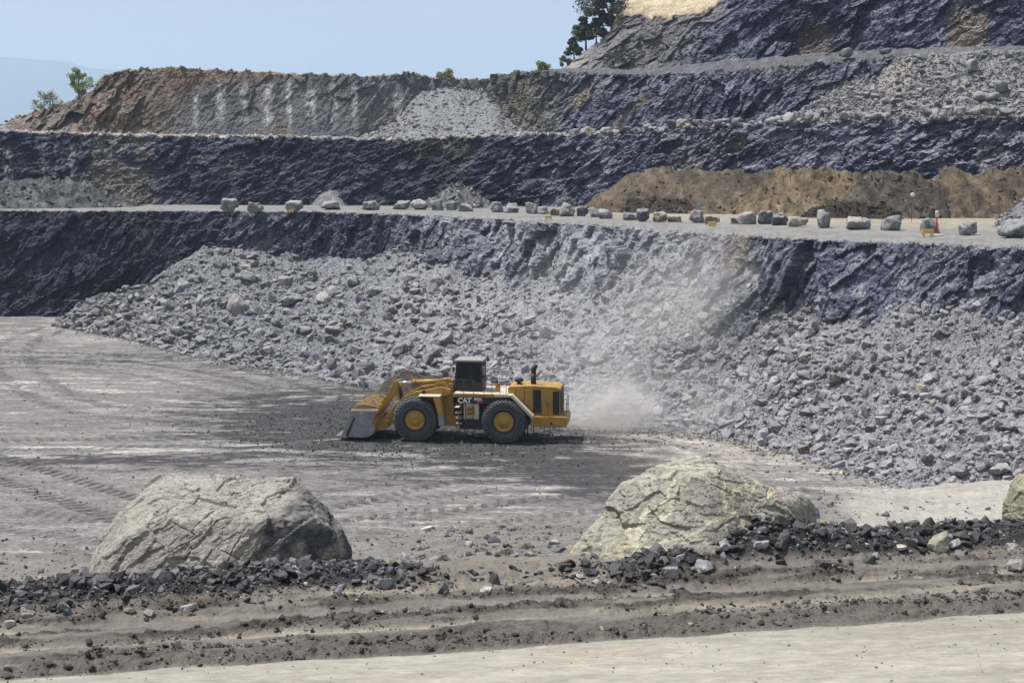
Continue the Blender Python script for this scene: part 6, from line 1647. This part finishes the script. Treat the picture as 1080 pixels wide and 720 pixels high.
# ------------------------------------------------------------------ dust raised behind the loader
def dust_cloud(name, c, rad, dens, seed, scale):
    m = bpy.data.materials.new(name); m.use_nodes = True; nt = m.node_tree; nt.nodes.clear()
    o_ = nt.nodes.new('ShaderNodeOutputMaterial'); v = nt.nodes.new('ShaderNodeVolumePrincipled'); nt.links.new(v.outputs[0], o_.inputs['Volume'])
    v.inputs['Color'].default_value = (.95, .94, .93, 1); v.inputs['Anisotropy'].default_value = .1
    tc = N(nt, 'ShaderNodeTexCoord')
    ln_ = N(nt, 'ShaderNodeVectorMath', operation='LENGTH'); nt.links.new(tc.outputs['Object'], ln_.inputs[0])
    n1 = N(nt, 'ShaderNodeTexNoise', Scale=scale, Detail=4.0, Roughness=.6); mp = N(nt, 'ShaderNodeMapping'); mp.inputs['Location'].default_value = (seed, seed, 0); mp.inputs['Scale'].default_value = tuple(r_ / max(rad) for r_ in rad)
    nt.links.new(tc.outputs['Object'], mp.inputs[0]); nt.links.new(mp.outputs[0], n1.inputs['Vector'])
    fall = maprange(nt, ln_.outputs['Value'], .15, .98, 1, 0, True)
    body = mathn(nt, 'MULTIPLY', fall, maprange(nt, n1.outputs[0], .36, .68, .06, 1.0, True))
    nt.links.new(mathn(nt, 'MULTIPLY', body, dens), v.inputs['Density'])
    V, Fx = ico(4)
    o = mesh_np(name, V, Fx, m, None, True); o.location = c; o.scale = rad
    return tag(o, kind='stuff')
X, Z = at_depth(642, 440, 104.0)
dust_cloud('dust', (float(X), 105.0, float(Z)), (5.6, 4.4, 3.9), .72, 3.3, 3.0)
X, Z = at_depth(700, 436, 104.0)
dust_cloud('low_dust', (float(X), 105.0, float(Z)), (13.5, 6.0, 4.6), .22, 5.1, 2.6)
X, Z = at_depth(715, 352, 114.0)
dust_cloud('airborne_dust', (float(X), 114.0, float(Z)), (18.5, 9.0, 11.0), .080, 7.7, 2.2)

# loose crumbs lying on the pit floor
rg = np.random.default_rng(44); n = 2200
p_ = rg.uniform(-60, 1000, n); q_ = rg.uniform(345, 590, n)
k = (q_ > np.interp(p_, txs, toe_py) + 3) | (p_ < 50); p_, q_ = p_[k], q_[k]; n = len(p_)
X, Y = at_height(p_, q_, 0.0); X = Y * (p_ - 540) / F
v = np.where(rg.random(n) < .7, rg.uniform(.05, .11, n), rg.uniform(.16, .30, n))
rock_field('floor_crumbs', np.stack([X, Y, np.full(n, .04)], 1), .06 + .16 * rg.random(n) ** 3, np.stack([v, v * .97, v * .97], 1), M_RUBBLE, 45, .6, 0)
# dark clods churned up where the loader works
rg = np.random.default_rng(47); n = 5200
p_ = 440 + rg.normal(0, 110, n); q_ = 452 + rg.normal(0, 17, n)
k = (q_ > np.interp(p_, txs, toe_py) + 4) & (q_ < 540) & (p_ < 760) & (fbm2(p_ / 30, q_ / 5, 3, 951) > -.15); p_, q_ = p_[k], q_[k]; n = len(p_)
X, Y = at_height(p_, q_, 0.0); X = Y * (p_ - 540) / F
v = np.where(rg.random(n) < .88, rg.uniform(.022, .06, n), rg.uniform(.14, .26, n))
rock_field('floor_clods', np.stack([X, Y, np.full(n, .03)], 1), .05 + .16 * rg.random(n) ** 2, np.stack([v, v * .97, v * .97], 1), M_RUBBLE, 48, .6, 0)
# ------------------------------------------------------------------ light, sky, air, camera
SUN = Vector((-.37, .10, .92)).normalized()
sl = bpy.data.lights.new('sun', 'SUN'); sl.energy = 5.0; sl.angle = R(.53); sl.color = (1, .955, .89)
so = bpy.data.objects.new('sun', sl); COL.objects.link(so); so.rotation_euler = SUN.to_track_quat('Z', 'Y').to_euler(); so.location = (-60, 20, 120)
w = bpy.data.worlds.new('World'); S.world = w; w.use_nodes = True
nt = w.node_tree; nt.nodes.clear()
out = nt.nodes.new('ShaderNodeOutputWorld'); bg = nt.nodes.new('ShaderNodeBackground')
sky = nt.nodes.new('ShaderNodeTexSky'); sky.sky_type = 'NISHITA'; sky.sun_disc = False
sky.sun_elevation = math.asin(SUN.z); sky.sun_rotation = math.atan2(SUN.x, SUN.y); sky.altitude = 300
sky.air_density = 1.0; sky.dust_density = 1.6; sky.ozone_density = 1.6
bg.inputs[1].default_value = .072
tcw = nt.nodes.new('ShaderNodeTexCoord'); cl = N(nt, 'ShaderNodeTexNoise', Scale=3.2, Detail=7.0, Roughness=.62)
mpw = N(nt, 'ShaderNodeMapping'); mpw.inputs['Scale'].default_value = (1, 1, 3.2); nt.links.new(tcw.outputs['Generated'], mpw.inputs[0]); nt.links.new(mpw.outputs[0], cl.inputs['Vector'])
veil = mixc(nt, maprange(nt, cl.outputs[0], .36, .66, .55, .95, True), sky.outputs[0], (5.95, 6.22, 6.5))
nt.links.new(veil, bg.inputs[0]); nt.links.new(bg.outputs[0], out.inputs[0])

# the air
hz = bpy.data.materials.new('haze_air'); hz.use_nodes = True
t_ = hz.node_tree; t_.nodes.clear(); o_ = t_.nodes.new('ShaderNodeOutputMaterial'); v_ = t_.nodes.new('ShaderNodeVolumePrincipled')
v_.inputs['Color'].default_value = (.60, .76, 1.0, 1); v_.inputs['Density'].default_value = .00015; v_.inputs['Anisotropy'].default_value = .2
t_.links.new(v_.outputs[0], o_.inputs['Volume'])
bm = bmesh.new(); bmesh.ops.create_cube(bm, size=1.0)
for v in bm.verts: v.co = Vector((v.co.x * 21400, v.co.y * 15000 + 7050, (v.co.z + .5) * 1180 - 3.4))
me = bpy.data.meshes.new('haze'); bm.to_mesh(me); bm.free(); me.materials.append(hz)
ho = bpy.data.objects.new('haze', me); COL.objects.link(ho); tag(ho, kind='stuff')

cam = bpy.data.cameras.new('camera'); cam.sensor_width = 36; cam.lens = 36 * F / 1080; cam.clip_end = 50000; cam.clip_start = .1
co = bpy.data.objects.new('camera', cam); COL.objects.link(co); co.location = (0, 0, EYE); co.rotation_euler = (math.pi / 2 - PITCH, 0, 0)
S.camera = co
S.render.engine = 'CYCLES'
S.view_settings.view_transform = 'Standard'; S.view_settings.look = 'None'; S.view_settings.gamma = 1; S.view_settings.exposure = .46
S.cycles.use_denoising = True; S.cycles.max_bounces = 5; S.cycles.diffuse_bounces = 3; S.cycles.glossy_bounces = 2
S.cycles.transmission_bounces = 4; S.cycles.volume_bounces = 1; S.cycles.transparent_max_bounces = 8
S.cycles.use_adaptive_sampling = True; S.cycles.adaptive_threshold = .02; S.cycles.caustics_reflective = False; S.cycles.caustics_refractive = False
